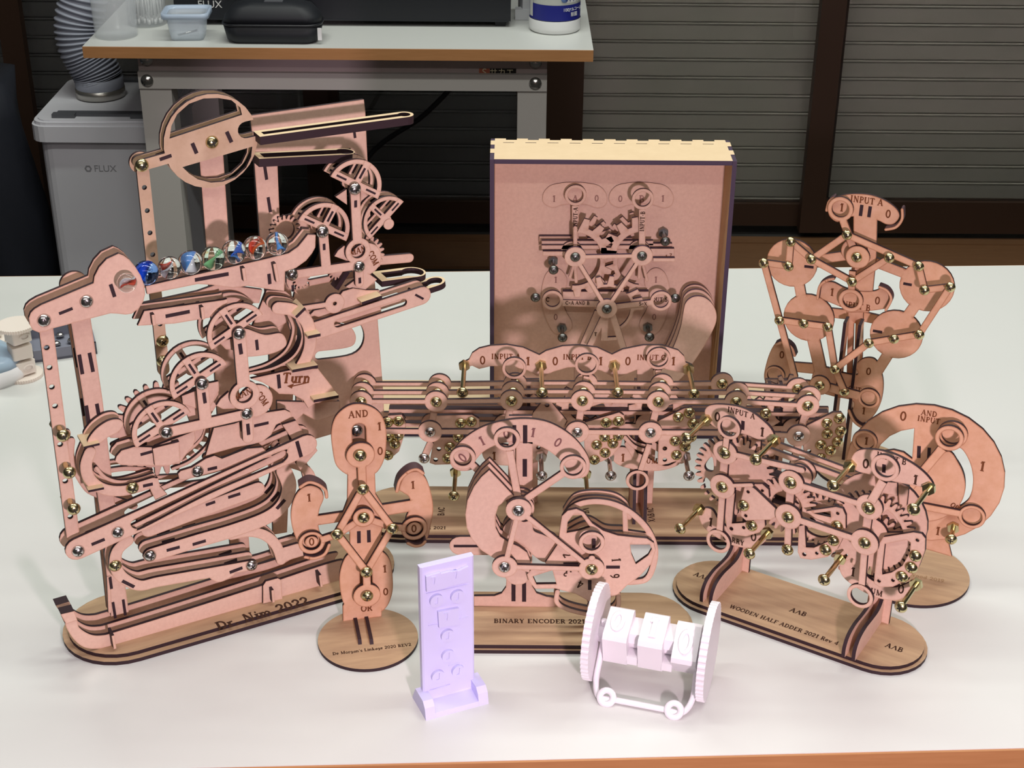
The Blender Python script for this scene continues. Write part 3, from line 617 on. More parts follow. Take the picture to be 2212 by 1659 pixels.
# dark bag and cable in the gloom
M_DK = mat('dark_blue_fabric', (.012, .014, .022), .7, bump=(60, .5))
bg = MB(); rng = random.Random(3)
loft(bg, [[Vector(((.10 + .03 * math.sin(z * 7 + a * 2)) * math.cos(a), (.12 + .02 * math.cos(3 * a + z * 9)) * math.sin(a), z)) for a in [2 * PI * i / 24 for i in range(24)]] for z in (0, .05, .15, .25, .35, .45, .55, .62)])
bag = bg.build('fabric_bag', M_DK); bag.location = (-1.09, 3.0, 0); tag(bag, 'dark blue fabric bag in the shadow left of the air filter', 'bag')
MB2 = MB().tube(catmull([Vector(p) for p in ((-.02, 3.42, .80), (-.10, 3.42, .55), (-.20, 3.42, .42), (-.35, 3.42, .30), (-.5, 3.42, .02))], False), .006).build('power_cable', M_BKM); tag(MB2, 'black power cable hanging under the bench', 'cable')
# ============================================================ marble logic machine
N = Machine('marble_logic_machine', 490, 1325, 28.2, T + .006, label='tall pink fibreboard marble machine reading Dr. Nim 2022, at the left of the table', cat='wooden machine')
slab(N, 'base_board', [stadium(-.079, .110, .027, .0485)], .0035, 3.4); slab(N, 'base_board', [stadium(-.079, .110, .027, .0435)], .007, 3.4)
view(100, 1150, 3.16); a = N.h(1495, 575, .007); text_flat(N, 'Dr. Nim 2022', a.x, a.y, 11, .007, 0)
view(100, 1150, 3.16)
plate(N, 'front_rail', [('S', 130, 612, 207, 597, 225, 650, 300, 697, 380, 703, 480, 678, 900, 548, 1470, 365, 1990, 195, 2008, 240, 2010, 325, 1860, 370, 1610, 440, 1400, 500, 900, 645, 480, 770, 330, 795, 240, 775, 165, 700)], 0, ds=(-.013, -.030))
plate(N, 'rail_clip', [('P', 1480, 365, 1500, 335, 1580, 313, 1603, 325, 1612, 455, 1480, 487)], .0032)
for a, c in (((455, 705), (470, 795)), ((1545, 395), (1552, 478)), ((1870, 292), (1880, 372))): plate(N, 'peg', [('E', a[0], a[1], c[0], c[1], 18)], .009, t=12)
plate(N, 'rail_end', [('P', 98, 560, 190, 538, 212, 600, 135, 625)], .001, t=10)
plate(N, 'rail_end', [('P', 64, 500, 155, 474, 190, 540, 105, 560)], -.016, t=10)
view(0, 0, 1)
plate(N, 'column', [('P', 152, 688, 195, 683, 221, 860, 250, 1100, 278, 1322, 240, 1332, 215, 1100, 180, 860)], -.016, ds=(-.029,), tabs=[(171, 766, 178, 808, 8), (193, 762, 201, 803, 8), (186, 876, 192, 914, 8), (209, 872, 215, 906, 8)])
view(100, 1150, 3.16); plate(N, 'column_foot', [('E', 425, 300, 436, 550, 24), ], -.0155, tabs=[(434, 305, 445, 385, 20), (455, 478, 472, 585, 18), (525, 460, 540, 565, 18)])
view(0, 500, 3.687)
plate(N, 'release_arm', [('P', 230, 690, 245, 648, 275, 618, 330, 585, 745, 412, 752, 360, 790, 285, 850, 220, 945, 176, 985, 192, 1030, 225, 1080, 285, 1120, 350, 1150, 430, 1156, 500, 1140, 560, 1105, 615, 1050, 655, 1000, 662, 940, 655, 880, 652, 410, 775, 370, 795, 310, 805, 262, 785, 238, 745)], .004, ds=(-.011,), tabs=[(470, 655, 578, 612, 25), (880, 420, 913, 520, 30)])
plate(N, 'washer_disc', [('C', 590, 425, 112)], -.026)
screws(N, .0045, 's', 690, 557, 352, 708)
view(0, 0, 1)
plate(N, 'perforated_link', [('B', 97, 690, 158, 1157, 30)], -.0035, holes=[('C', 101, 751, 6), ('C', 107, 794, 6), ('C', 112, 836, 6), ('C', 119, 877, 6), ('C', 130, 960, 6), ('C', 141, 1039, 6), ('C', 152, 1116, 6)])
plate(N, 'washer_disc', [('C', 125, 925, 12)], -.016, ds=()); plate(N, 'washer_disc', [('C', 138, 1004, 12)], -.016)
view(100, 850, 3.687)
screws(N, .010, 'b', 135, 335, 185, 630, 220, 920, shank=.022)
LEV = [('B', 250, 1240, 2070, 415, 195)]; LH = [('S', 672, 1035, 700, 1005, 760, 975, 1300, 715, 1860, 463, 1915, 470, 1925, 505, 1890, 545, 1840, 570, 1300, 800, 780, 1068, 720, 1078, 685, 1065)]
plate(N, 'turn_lever', LEV, .006, holes=LH, ds=(-.012,), tabs=[(360, 1203, 465, 1160, 27), (1995, 380, 2030, 505, 30)])
plate(N, 'cross_bar', [('B', 690, 1075, 1890, 480, 62)], -.001)
plate(N, 'lever_tip', [('P', 1990, 562, 2025, 610, 2160, 455, 2130, 400, 2000, 480)], .0025)
screws(N, .0065, 's', 255, 1255, 570, 1105)
plate(N, 'track_tongue', [('B', 820, 1085, 1680, 765, 130)], 0, ds=(-.013,), tabs=[(1448, 828, 1545, 797, 26), (1270, 888, 1345, 862, 24)])
plate(N, 'track_board', [('L', 125, 835, 1290, 1200, 1178, 1500, 1090, 1760, 990, 1890, 880, 1935, 740, 1890, 610)], 0, ds=(-.013, -.027), tabs=[(958, 1250, 1062, 1222, 26), (1165, 1203, 1270, 1172, 26), (1835, 918, 1900, 845, 30)])
plate(N, 'track_board', [('L', 85, 1480, 1130, 1620, 1105, 1740, 1130, 1830, 1210, 1875, 1330), ('P', 1840, 1355, 1850, 1240, 2000, 1195, 2075, 1215, 2070, 1285)], -.0005, ds=(-.0135,))
plate(N, 'track_loop', [('L', 95, 650, 1175, 570, 1250, 550, 1360, 600, 1460, 740, 1530, 900, 1500, 1300, 1430, 1640, 1368), ('S', 1290, 1440, 1350, 1500, 1420, 1490, 1500, 1430)], .0005, ds=(-.013, -.027), tabs=[(605, 1492, 700, 1540, 27), (1460, 1425, 1562, 1387, 27)])
screws(N, .001, 's', 828, 1292, 1635, 1368); screws(N, .001, 'b', 550, 1372)
plate(N, 'side_bracket', [('L', 95, 350, 470, 318, 570, 345, 680, 450, 760, 620, 775, 850, 712), ('P', 820, 690, 890, 672, 905, 740, 965, 805, 870, 850, 830, 770)], 0, ds=(-.013,), tabs=[(770, 737, 848, 720, 26)])
plate(N, 'finger', [('S', 330, 388, 385, 295, 480, 225, 560, 205, 608, 225, 610, 262, 570, 310, 490, 350, 420, 400)], .001, ds=(-.012,))
screws(N, .0008, 'b', 687, 752)
for a in (((300, 432), (425, 403)), ((335, 780), (460, 755))): plate(N, 'cross_tab', [('E', *a[0], *a[1], 20)], .006, t=20, face=EDGE, edge=CREAM)
plate(N, 'track_rib', [('L', 30, 400, 595, 470, 670, 580, 705, 720, 690, 850, 650)], -.006); plate(N, 'track_rib', [('L', 26, 1010, 600, 1150, 540, 1290, 410, 1320, 280)], -.004, ds=(-.018,))
plate(N, 'trip_board', [('P', 1050, 640, 1070, 618, 1160, 590, 1270, 520, 1340, 495, 1400, 520, 1600, 440, 1720, 430, 1800, 500, 1100, 690, 1060, 685)], .0005, tabs=[(1285, 605, 1360, 588, 26)])
plate(N, 'cam_board', [('P', 560, 500, 600, 455, 700, 425, 860, 430, 870, 420, 1180, 300, 1190, 350, 1170, 420, 1110, 490, 1060, 560, 850, 575, 700, 575, 590, 570, 548, 540)], .002, ds=(-.012,), tabs=[(750, 487, 842, 462, 25)])
plate(N, 'stop_block', [('P', 848, 440, 900, 425, 1060, 385, 1068, 540, 980, 575, 865, 575)], .0052, tabs=[(1000, 392, 1055, 378, 16)])
plate(N, 'cam_board', [('P', 1335, 275, 1500, 240, 1700, 160, 1900, 130, 1945, 150, 1955, 185, 1830, 250, 1790, 330, 1720, 385, 1640, 405, 1500, 430, 1270, 495)], .002, tabs=[(1655, 258, 1770, 232, 25), (1545, 225, 1555, 300, 14)])
screws(N, .001, 's', 1205, 620)
plate(N, 'diverter', [('P', 1880, 250, 1990, 215, 2060, 330, 1960, 370)], -.008, ds=(-.02,))
# lower wheels, each with its twin behind
view(0, 500, 3.687)
half_wheel(N, 'half_wheel', (1685, 945), (2095, 660), .007, ds=(-.015,)); half_wheel(N, 'half_wheel', (1385, 1338), (1810, 1055), .007, ds=(-.015,)); half_wheel(N, 'half_wheel', (1085, 1725), (1520, 1440), .007, ds=(-.015,))
plate(N, 'gear', [('G', 1290, 1570, 420, 30, 75)], -.019, holes=[('C', 1290, 1570, 230)])
plate(N, 'wheel_disc', [('P', 1440, 1320, 1660, 1190, 1740, 1260, 1740, 1360, 1620, 1560, 1520, 1540)], -.001)
plate(N, 'wheel_disc', [('P', 1740, 880, 1860, 850, 1900, 940, 1800, 940)], 0)
# lower manual lever
view(350, 600, 4.424)
plate(N, 'manual_lever', [('B', 740, 535, 788, 1100, 128), ('C', 792, 1125, 150), ('B', 385, 1010, 415, 1340, 120), ('B', 50, 1480, 830, 1300, 108), ('B', 813, 1300, 825, 1535, 108)], .012, holes=[('C', 787, 1120, 86)], tabs=[(742, 630, 757, 730, 38), (398, 1097, 412, 1198, 34), (818, 1395, 828, 1500, 34)])
plate(N, 'computer_disc', [('C', 895, 1180, 172), ('P', 520, 1222, 560, 1160, 640, 1090, 700, 1250, 580, 1255)], .008)
text(N, 'MAN', 775, 1110, 5.2, .008, 14); text(N, 'COM', 960, 1155, 5, .0082, -65)
screws(N, .0125, 's', 740, 535, 385, 1015, 810, 1300, 45, 1480)
plate(N, 'cam_board', [('S', 700, 520, 790, 485, 980, 545, 1130, 530, 1185, 590, 1175, 660, 1050, 725, 830, 755, 700, 740)], .004, ds=(-.010,), tabs=[(902, 592, 912, 690, 30)])
plate(N, 'cam_board', [('P', 440, 1010, 540, 990, 545, 1080, 480, 1200, 440, 1260, 330, 1250, 200, 1210, 190, 1130, 380, 1060)], .003)
plate(N, 'channel_board', [('L', 125, 1110, 290, 1250, 310, 1370, 400, 1415, 520, 1415, 650, 1380, 760, 1330, 850), ('P', 850, 965, 1240, 880, 1490, 868, 1695, 1130, 1670, 1175, 1460, 1200, 1400, 1250, 1350, 1170, 1250, 1115, 1120, 1110, 1060, 1060, 960, 1000)], 0, ds=(-.013,), tabs=[(1110, 925, 1122, 1055, 34)])
plate(N, 'track_rib', [('L', 26, 1210, 360, 1255, 500, 1190, 690, 1020, 820, 840, 880)], -.004, t=3); plate(N, 'track_rib', [('L', 26, 1290, 400, 1345, 560, 1270, 740, 1080, 860, 840, 915)], -.0042, t=8)
for a in ((1280, 378, 1370, 290, 30), (1395, 570, 1515, 545, 30), (1245, 893, 1490, 848, 30), (1450, 1180, 1688, 1135, 30)): plate(N, 'cross_tab', [('E', *a)], .008, t=18, face=EDGE, edge=CREAM)
text(N, 'Turn', 1290, 955, 9, .0005, -12); 
v_ = N.p(1290, 1025, .0006); plate(N, 'engraving', [('E', 1250, 1035, 1400, 1000, 12), ('P', 1195, 1035, 1262, 1010, 1240, 1060)], .00012, t=.1, face=BURN)
plate(N, 'shadow_board', [('P', 1100, 1180, 1400, 1190, 1700, 1180, 1700, 1300, 1480, 1370, 1350, 1300, 1250, 1400, 1100, 1390)], -.018)
plate(N, 'shadow_board', [('P', 860, 480, 1000, 120, 1180, 130, 1420, 330, 1440, 500, 1250, 560, 1200, 420, 1080, 500, 1000, 470)], -.024)
plate(N, 'track_board', [('L', 80, 480, 1790, 900, 1640, 1130, 1440)], -.02, ds=(-.034,))
view(100, 850, 3.687)
plate(N, 'inner_track', [('L', 40, 380, 640, 620, 600, 830, 610)], -.018, ds=(-.03,))
plate(N, 'inner_track', [('L', 40, 900, 740, 1300, 700, 1700, 560, 1860, 420)], -.014, ds=(-.028,))
plate(N, 'outer_track', [('L', 60, 200, 380, 200, 520, 300, 720, 400, 800, 700, 900)], -.020, ds=(-.034,))
plate(N, 'outer_track', [('L', 70, 1950, 560, 2100, 640, 2140, 900, 2080, 1150, 1880, 1330, 1500, 1440)], -.022, ds=(-.036,))
# marble channel
view(250, 180, 3.16)
plate(N, 'marble_channel', [('P', 205, 1385, 600, 1295, 1000, 1205, 1180, 1160, 1245, 1115, 1290, 1060, 1312, 1032, 1365, 1035, 1362, 1120, 1340, 1160, 1300, 1210, 1230, 1260, 1155, 1285, 1150, 1418, 1060, 1408, 900, 1382, 800, 1398, 650, 1375, 560, 1370, 215, 1440)], 0, ds=(-.012,), tabs=[(540, 1342, 770, 1300, 27), (1045, 1300, 1052, 1370, 24)])
for a in ((872, 1262, 885, 1350, 24), (1085, 1232, 1108, 1355, 24)): plate(N, 'peg', [('E', *a)], .005, t=12)
plate(N, 'scoop_board', [('P', 1130, 1170, 1180, 1120, 1250, 1060, 1270, 985, 1325, 990, 1330, 1040, 1290, 1100, 1200, 1180)], -.016)
plate(N, 'lower_channel', [('P', 150, 1655, 195, 1555, 735, 1480, 762, 1472, 765, 1498, 690, 1545, 640, 1600, 400, 1640)], .001, ds=(-.012,), tabs=[(340, 1590, 505, 1557, 26)])
for a in ((255, 1580, 265, 1652, 22), (590, 1528, 600, 1612, 22)): plate(N, 'peg', [('E', *a)], .006, t=12)
plate(N, 'channel_board', [('P', 190, 1500, 560, 1420, 700, 1370, 1000, 1410, 980, 1500, 560, 1500, 200, 1560)], -.022, ds=())
# ------------------------------------------------ rear unit
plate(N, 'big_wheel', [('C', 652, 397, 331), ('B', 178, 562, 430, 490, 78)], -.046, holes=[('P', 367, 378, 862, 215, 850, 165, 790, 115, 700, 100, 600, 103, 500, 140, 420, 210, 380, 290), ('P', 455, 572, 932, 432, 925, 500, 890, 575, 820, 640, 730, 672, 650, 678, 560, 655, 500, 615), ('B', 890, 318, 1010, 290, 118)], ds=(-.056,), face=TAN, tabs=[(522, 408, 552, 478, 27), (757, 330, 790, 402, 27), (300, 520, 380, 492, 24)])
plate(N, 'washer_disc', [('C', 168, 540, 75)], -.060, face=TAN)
screws(N, -.0455, 'b', 658, 402, 180, 560)
view(0, 0, 1)
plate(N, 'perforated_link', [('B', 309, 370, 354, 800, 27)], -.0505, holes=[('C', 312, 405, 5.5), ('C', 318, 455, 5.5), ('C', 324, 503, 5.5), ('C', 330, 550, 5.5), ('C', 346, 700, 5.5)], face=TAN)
screws(N, -.050, 'b', 351, 737, 352, 780)
plate(N, 'rear_column', [('P', 430, 330, 482, 330, 497, 560, 520, 900, 540, 1200, 500, 1205, 470, 900, 448, 560)], -.062)
plate(N, 'rear_column', [('P', 549, 345, 599, 345, 604, 470, 672, 452, 690, 500, 612, 520, 640, 700, 620, 1150, 590, 1155, 580, 700, 562, 520)], -.062, tabs=[(571, 355, 576, 388, 7), (579, 426, 584, 458, 7), (585, 497, 588, 512, 7)])
plate(N, 'rear_board', [('P', 540, 250, 786, 215, 789, 240, 790, 262, 797, 420, 812, 640, 828, 850, 830, 905, 640, 960, 640, 850, 620, 700, 640, 620, 765, 600, 757, 320, 590, 330, 550, 330)], -.085, holes=[('L', 20, 690, 768, 760, 757, 778, 730, 765, 700, 730, 690)], tabs=[(764, 275, 767, 298, 6)])
view(250, 180, 3.16)
tray(N, 'marble_tray', (985, 365), (2055, 222), -.035, .015, .42, t=6.5); tray(N, 'marble_tray', (980, 515), (1655, 482), -.035, .016, .62, t=6.5)
view(600, 300, 3.6875)
half_wheel(N, 'half_wheel', (420, 300), (797, 480), -.022, ds=(-.036,), side=1); half_wheel(N, 'half_wheel', (165, 648), (545, 815), -.022, ds=(-.036,)); half_wheel(N, 'half_wheel', (735, 800), (1003, 500), -.026, ds=(-.038,))
plate(N, 'manual_lever', [('B', 615, 400, 638, 850, 82), ('C', 640, 893, 108), ('B', 115, 1085, 650, 1005, 74), ('B', 362, 742, 385, 1010, 80), ('B', 648, 1010, 652, 1150, 74)], -.018, holes=[('C', 640, 893, 62)], tabs=[(620, 490, 620, 545, 24), (368, 835, 370, 885, 22), (652, 1105, 654, 1150, 22)])
plate(N, 'computer_disc', [('C', 700, 960, 138), ('P', 452, 935, 480, 890, 530, 850, 600, 960, 560, 975), ('P', 705, 1060, 790, 1120, 700, 1200, 600, 1200, 540, 1180)], -.022)
plate(N, 'wheel_disc', [('P', 460, 462, 548, 402, 552, 525), ('P', 660, 400, 720, 450, 660, 500)], -.027)
plate(N, 'gear', [('G', 700, 930, 165, 20, 34)], -.034); plate(N, 'gear', [('G', 60, 730, 130, 18, 34)], -.04, holes=[('C', 60, 730, 80)]); plate(N, 'gear', [('G', 190, 1130, 75, 12, 24)], -.03); plate(N, 'gear', [('G', 470, 1060, 70, 12, 24)], -.034)
text(N, 'MAN', 640, 890, 5.0, -.0218, 6); text(N, 'COM', 762, 950, 5, -.0218, -68)
screws(N, -.0175, 's', 615, 400, 358, 742, 648, 1018, 115, 1082)
plate(N, 'knob', [('C', 885, 680, 45)], -.0255)
plate(N, 'link_board', [('P', 70, 1040, 120, 1020, 120, 1170, 160, 1235, 90, 1190, 70, 1150)], -.02, tabs=[(118, 1165, 122, 1215, 22)])
plate(N, 'end_board', [('B', 700, 980, 1050, 950, 75), ('E', 250, 1150, 600, 1080, 50)], -.045)
tray(N, 'marble_tray', (830, 1135), (1215, 1085), -.034, .022, .6, t=5); tray(N, 'marble_tray', (1130, 1215), (1362, 1140), -.03, .018, .5, t=5)
plate(N, 'long_lever', [('B', 250, 1548, 1150, 1250, 158)], -.012, holes=[('B', 480, 1472, 1000, 1305, 66)], ds=(-.026,), tabs=[(1095, 1240, 1160, 1275, 18)])
plate(N, 'pivot_disc', [('C', 455, 1312, 84), ('B', 455, 1312, 200, 1350, 42)], -.014, holes=[('C', 455, 1312, 16)])
plate(N, 'frame_board', [('P', 520, 1215, 600, 1190, 700, 1205, 810, 1205, 825, 1385, 700, 1440, 590, 1482, 480, 1460, 330, 1420, 260, 1400, 290, 1368, 420, 1340)], -.020)
plate(N, 'cross_tab', [('E', 670, 1312, 830, 1258, 24)], -.010, t=10, face=EDGE, edge=CREAM)
plate(N, 'cross_tab', [('E', 470, 1200, 560, 1060, 36)], -.030, face=EDGE, t=10)
# ------------------------------------------------ marbles
view(0, 0, 1)
def marble_mat(name, c1, c2, k):
    m = mat(name, (.97, .98, .96), .02, trans=1, ior=1.46)
    return m
GLASS_M = mat('clear_marble_glass', (.95, .98, .96), .02, trans=1, ior=1.42)
GREEN_M = mat('pale_green_marble_glass', (.80, .96, .82), .02, trans=1, ior=1.42)
BLUE_M = mat('blue_marble_glass', (.25, .45, .95), .02, trans=1, ior=1.42)
VANE = {k: mat(k + '_glass_vane', c, .15, alpha=.72) for k, c in (('blue', (.03, .16, .75)), ('red', (.70, .05, .015)), ('orange', (.85, .16, .03)), ('green', (.25, .60, .30)), ('sky', (.10, .35, .85)), ('white', (.8, .85, .9)))}
mk = [((274, 611), ('red', 'white'), GLASS_M, 'clear marble with orange swirl at the low left end of the row', 6.5), ((316, 589), ('blue', 'blue', 'sky'), BLUE_M, 'deep blue marble, second in the row', 8.2), ((366, 578), ('red', 'white'), GLASS_M, 'clear marble with red crown, third in the row', 7.6), ((411, 567), ('sky', 'white'), GLASS_M, 'clear marble with pale blue swirl, fourth in the row', 8.2),
      ((460, 558), ('green',), GREEN_M, 'pale green swirled marble in the middle of the row', 8.2), ((505, 544), ('sky', 'blue'), GLASS_M, 'light blue swirled marble between the green and the orange one', 8.2), ((551, 535), ('orange', 'red'), GLASS_M, 'clear marble with orange-red swirls near the upper end', 8.2), ((598, 526), ('sky',), GLASS_M, 'clear marble with a bright blue vane at the upper end', 8.0)]
for i, ((x, y), vanes, gm, lab, r) in enumerate(mk):
    r /= 1000; dm = .0135 if i == 0 else -.0045; r *= 1.10; q = N.p(x, y, dm); w = N.M @ Vector((q[0], -dm, q[1]))
    b = MB(); prof = [(max(r * math.sin(PI * k / 20), 1e-5), -r * math.cos(PI * k / 20)) for k in range(21)]
    b.lathe(prof, 32); o = b.build('glass_marble', gm); o.location = w; o.rotation_euler = (random.uniform(0, 3), random.uniform(0, 3), 0); tag(o, lab, 'marble', 'glass marbles on the sloping channel')
    for j, vn in enumerate(vanes):
        v = []; f = []; n = 16; a0 = 1.1 * j + i
        for k in range(n + 1):
            t = k / n; z = (t - .5) * 1.6 * r; a = a0 + t * 2.4; w_ = .52 * r * math.sin(PI * t) + 1e-4
            for s_ in (-1, 1):
                for th_ in (-1, 1): v.append((math.cos(a) * w_ * (s_ + 1) / 2 * 1.25 - math.sin(a) * th_ * .0004, math.sin(a) * w_ * (s_ + 1) / 2 * 1.25 + math.cos(a) * th_ * .0004, z))
        for k in range(n):
            q0 = 4 * k; f += [(q0, q0 + 2, q0 + 6, q0 + 4), (q0 + 1, q0 + 5, q0 + 7, q0 + 3), (q0, q0 + 4, q0 + 5, q0 + 1), (q0 + 2, q0 + 3, q0 + 7, q0 + 6)]
        mesh_obj('colour_vane', v, f, VANE[vn], o, smooth=True)
# ============================================================ De Morgan linkage
view(600, 850, 2.765)
D = Machine('de_morgan_linkage', 540, 1477, 12, label='small scorched diamond linkage reading AND and OR on a round wooden base', cat='wooden machine', face=FACE_O)
slab(D, 'round_base', [circ((0, 0), .0405, 64)], .003)
d0 = -D.h(505, 1346, .003).y
plate(D, 'sign_post', [('P', 390, 1362, 388, 1270, 430, 1200, 430, 830, 380, 735, 415, 640, 418, 460, 580, 455, 585, 600, 640, 690, 612, 900, 605, 1200, 622, 1270, 620, 1332), ('S', 320, 230, 345, 140, 410, 80, 480, 62, 560, 80, 620, 130, 648, 220, 645, 340, 625, 420, 580, 480, 500, 500, 415, 485, 350, 430, 328, 340), ('S', 370, 1080, 400, 985, 450, 945, 530, 930, 620, 942, 672, 1000, 686, 1090, 684, 1190, 650, 1275, 590, 1318, 530, 1328, 460, 1315, 400, 1265, 374, 1180),
  ('B', 400, 735, 200, 765, 66), ('S', 128, 580, 190, 550, 250, 570, 275, 620, 250, 690, 240, 760, 255, 840, 295, 890, 290, 950, 200, 985, 140, 920, 95, 830, 78, 740, 90, 650),
  ('B', 620, 700, 820, 668, 78), ('S', 725, 570, 760, 490, 830, 465, 880, 500, 912, 580, 928, 680, 915, 780, 890, 870, 820, 900, 770, 850, 762, 760, 790, 680, 785, 620, 745, 590)], d0,
  holes=[('B', 485, 215, 492, 400, 84), ('B', 527, 1070, 530, 1220, 74)], tabs=[(484, 822, 485, 893, 22), (543, 816, 545, 888, 22)])
plate(D, 'slot_backing', [('P', 430, 150, 540, 150, 550, 460, 580, 1010, 580, 1260, 485, 1260, 480, 1010, 440, 460)], d0 - .006, face=mat('shaded_brown_board', (.34, .20, .13), .8))  # shade inside the slots painted as dark brown
for pts in ((135, 560, 185, 532, 240, 545, 285, 580, 292, 620), (165, 978, 220, 985, 280, 960, 308, 905), (712, 585, 730, 520, 780, 470, 830, 455, 868, 478), (778, 895, 820, 912, 860, 905, 880, 885)):
    plate(D, 'stop_rim', [('L', 20, *pts)], d0 + .008, t=10, edge=EDGE_S)
plate(D, 'slide_disc', [('C', 495, 370, 86), ('E', 500, 380, 508, 570, 52)], d0 + .006); plate(D, 'slide_disc', [('C', 533, 1208, 82), ('E', 530, 1065, 533, 1150, 46)], d0 + .006)
plate(D, 'rocker_arm', [('C', 513, 742, 66), ('B', 200, 895, 355, 845, 46), ('B', 355, 845, 513, 742, 46), ('C', 202, 893, 78)], d0 + .006, holes=[('C', 203, 890, 54)])
plate(D, 'rocker_arm', [('B', 818, 808, 685, 800, 46), ('B', 685, 800, 513, 742, 46), ('C', 816, 808, 80)], d0 + .0055, holes=[('C', 816, 808, 54)])
plate(D, 'washer_disc', [('C', 513, 742, 64)], d0 + .009)
plate(D, 'dial_disc', [('C', 203, 887, 40)], d0 + .004); plate(D, 'dial_disc', [('C', 815, 806, 44)], d0 + .004)
for a in ((508, 570, 685, 805), (685, 805, 530, 1065), (530, 1065, 355, 840), (355, 840, 508, 570)): plate(D, 'link_bar', [('B', *a, 44)], d0 + (.016 if a[0] in (508, 530) else .012))
screws(D, d0 + .0165, 'b', 508, 572, 685, 808, 530, 1067, 355, 842); screws(D, d0 + .0095, 'b', 513, 742, 493, 372, 535, 1210); screws(D, d0 - .005, 's', 470, 222)
for x, y, s_, h in ((482, 122, 'AND', 6), (608, 196, '1', 7), (613, 343, '0', 7), (188, 622, '1', 7), (808, 546, '1', 7), (640, 1047, '1', 7), (646, 1183, '0', 7), (532, 1282, 'OR', 6)): text(D, s_, x, y, h, d0)
text(D, '0', 204, 885, 7, d0 + .004); text(D, '0', 815, 806, 7, d0 + .004)
for xx in (495, 565):
    a = D.h(xx + 8, 1498, .003); gusset(D, 'rib', [(-d0, .003), (a.y, .003), (a.y + .003, .006), (-d0 - .0015, D.p(500, 1335, d0).y), (-d0, D.p(500, 1335, d0).y)], a.x)
a = D.h(565, 1535, .003); text_flat(D, "De Morgan's Linkage 2020 REV2", a.x, a.y, 3.6, .003, 0)
# ============================================================ binary encoder
view(930, 880, 3.19)
E_ = Machine('binary_encoder', 798, 1500, 0, label='pink wooden binary encoder with numbered cam and finger rings at the table centre', cat='wooden machine')
slab(E_, 'base_board', [stadium(-.062, .082, .0, .0385)], .0035, 3.4); slab(E_, 'base_board', [stadium(-.062, .081, .0, .0365)], .0072, 3.4)
e0 = -E_.h(600, 1373, .0072).y
plate(E_, 'stand', [('P', 300, 1302, 440, 1300, 490, 1282, 520, 1240, 525, 1150, 540, 60, 700, 60, 700, 1230, 730, 1280, 800, 1305, 875, 1312, 880, 1378, 300, 1368), ('B', 205, 955, 420, 955, 150)], e0, tabs=[(572, 1208, 572, 1335, 28), (645, 1188, 645, 1338, 28), (160, 955, 342, 955, 20)])
plate(E_, 'digit_arc', [('S', 138, 350, 200, 245, 330, 150, 480, 98, 650, 80, 800, 100, 930, 165, 1030, 255, 1095, 370, 1075, 470, 980, 480, 900, 370, 800, 290, 700, 252, 590, 238, 480, 250, 380, 295, 315, 360, 290, 425, 210, 438, 150, 410)], e0 + .004, tabs=[(652, 122, 652, 247, 30), (578, 122, 578, 247, 26)])
plate(E_, 'post_face', [('P', 590, 240, 704, 240, 704, 570, 590, 570)], e0 + .004, tabs=[(650, 355, 650, 476, 30)])
for x, y, s_, an in ((222, 345, '0', 38), (355, 230, '1', 24), (525, 182, '0', 8), (708, 173, '1', -8), (880, 242, '0', -28)): text(E_, s_, x, y, 8, e0 + .004, an, m=mat('engraved_mauve', (.22, .10, .09), .9))
def ring(M, x, y, r, ri, d, arms=(), name='ring_lever', t=3, extra=()): return plate(M, name, [('C', x, y, r), *arms, *extra], d, holes=[('C', x, y, ri)], t=t)
ring(E_, 222, 350, 90, 62, e0 + .012, [('B', 290, 400, 600, 690, 50)])
ring(E_, 527, 222, 92, 64, e0 + .030, [('E', 545, 300, 600, 610, 52)])
ring(E_, 983, 415, 92, 66, e0 + .024, [('E', 918, 455, 640, 645, 50)])
plate(E_, 'back_cam', [('C', 620, 640, 95)], e0 + .012, ds=(e0 + .018, e0 + .024))
plate(E_, 'cam_board', [('P', 405, 432, 490, 520, 575, 612, 520, 640, 468, 680, 446, 750, 450, 830, 480, 890, 540, 930, 610, 960, 665, 1000, 692, 1070, 680, 1140, 600, 1110, 520, 1065, 430, 1035, 350, 985, 285, 910, 250, 830, 240, 740, 255, 640, 300, 545, 350, 480)], e0 + .036, ds=(e0 + .026, e0 + .018))
plate(E_, 'wave_cam', [('S', 570, 760, 640, 790, 700, 780, 712, 850, 780, 880, 860, 920, 870, 970, 800, 1065, 720, 1030, 650, 960, 560, 900, 500, 840)], e0 + .029, ds=(e0 + .021,))
plate(E_, 'wave_cam', [('S', 640, 700, 700, 720, 712, 800, 780, 850, 850, 900, 820, 1000, 700, 960, 600, 880, 560, 780)], e0 + .0145)
plate(E_, 'link_disc', [('C', 608, 708, 90), ('C', 512, 1100, 88), ('C', 1110, 1115, 90), ('B', 608, 708, 512, 1100, 38), ('B', 608, 708, 1110, 1115, 38), ('B', 512, 1100, 1110, 1115, 38)], e0 + .048)
screws(E_, e0 + .0485, 's', 605, 712, 510, 1100); screws(E_, e0 + .0485, 'b', 1110, 1117)
plate(E_, 'washer_disc', [('C', 600, 1150, 90)], e0 + .030)
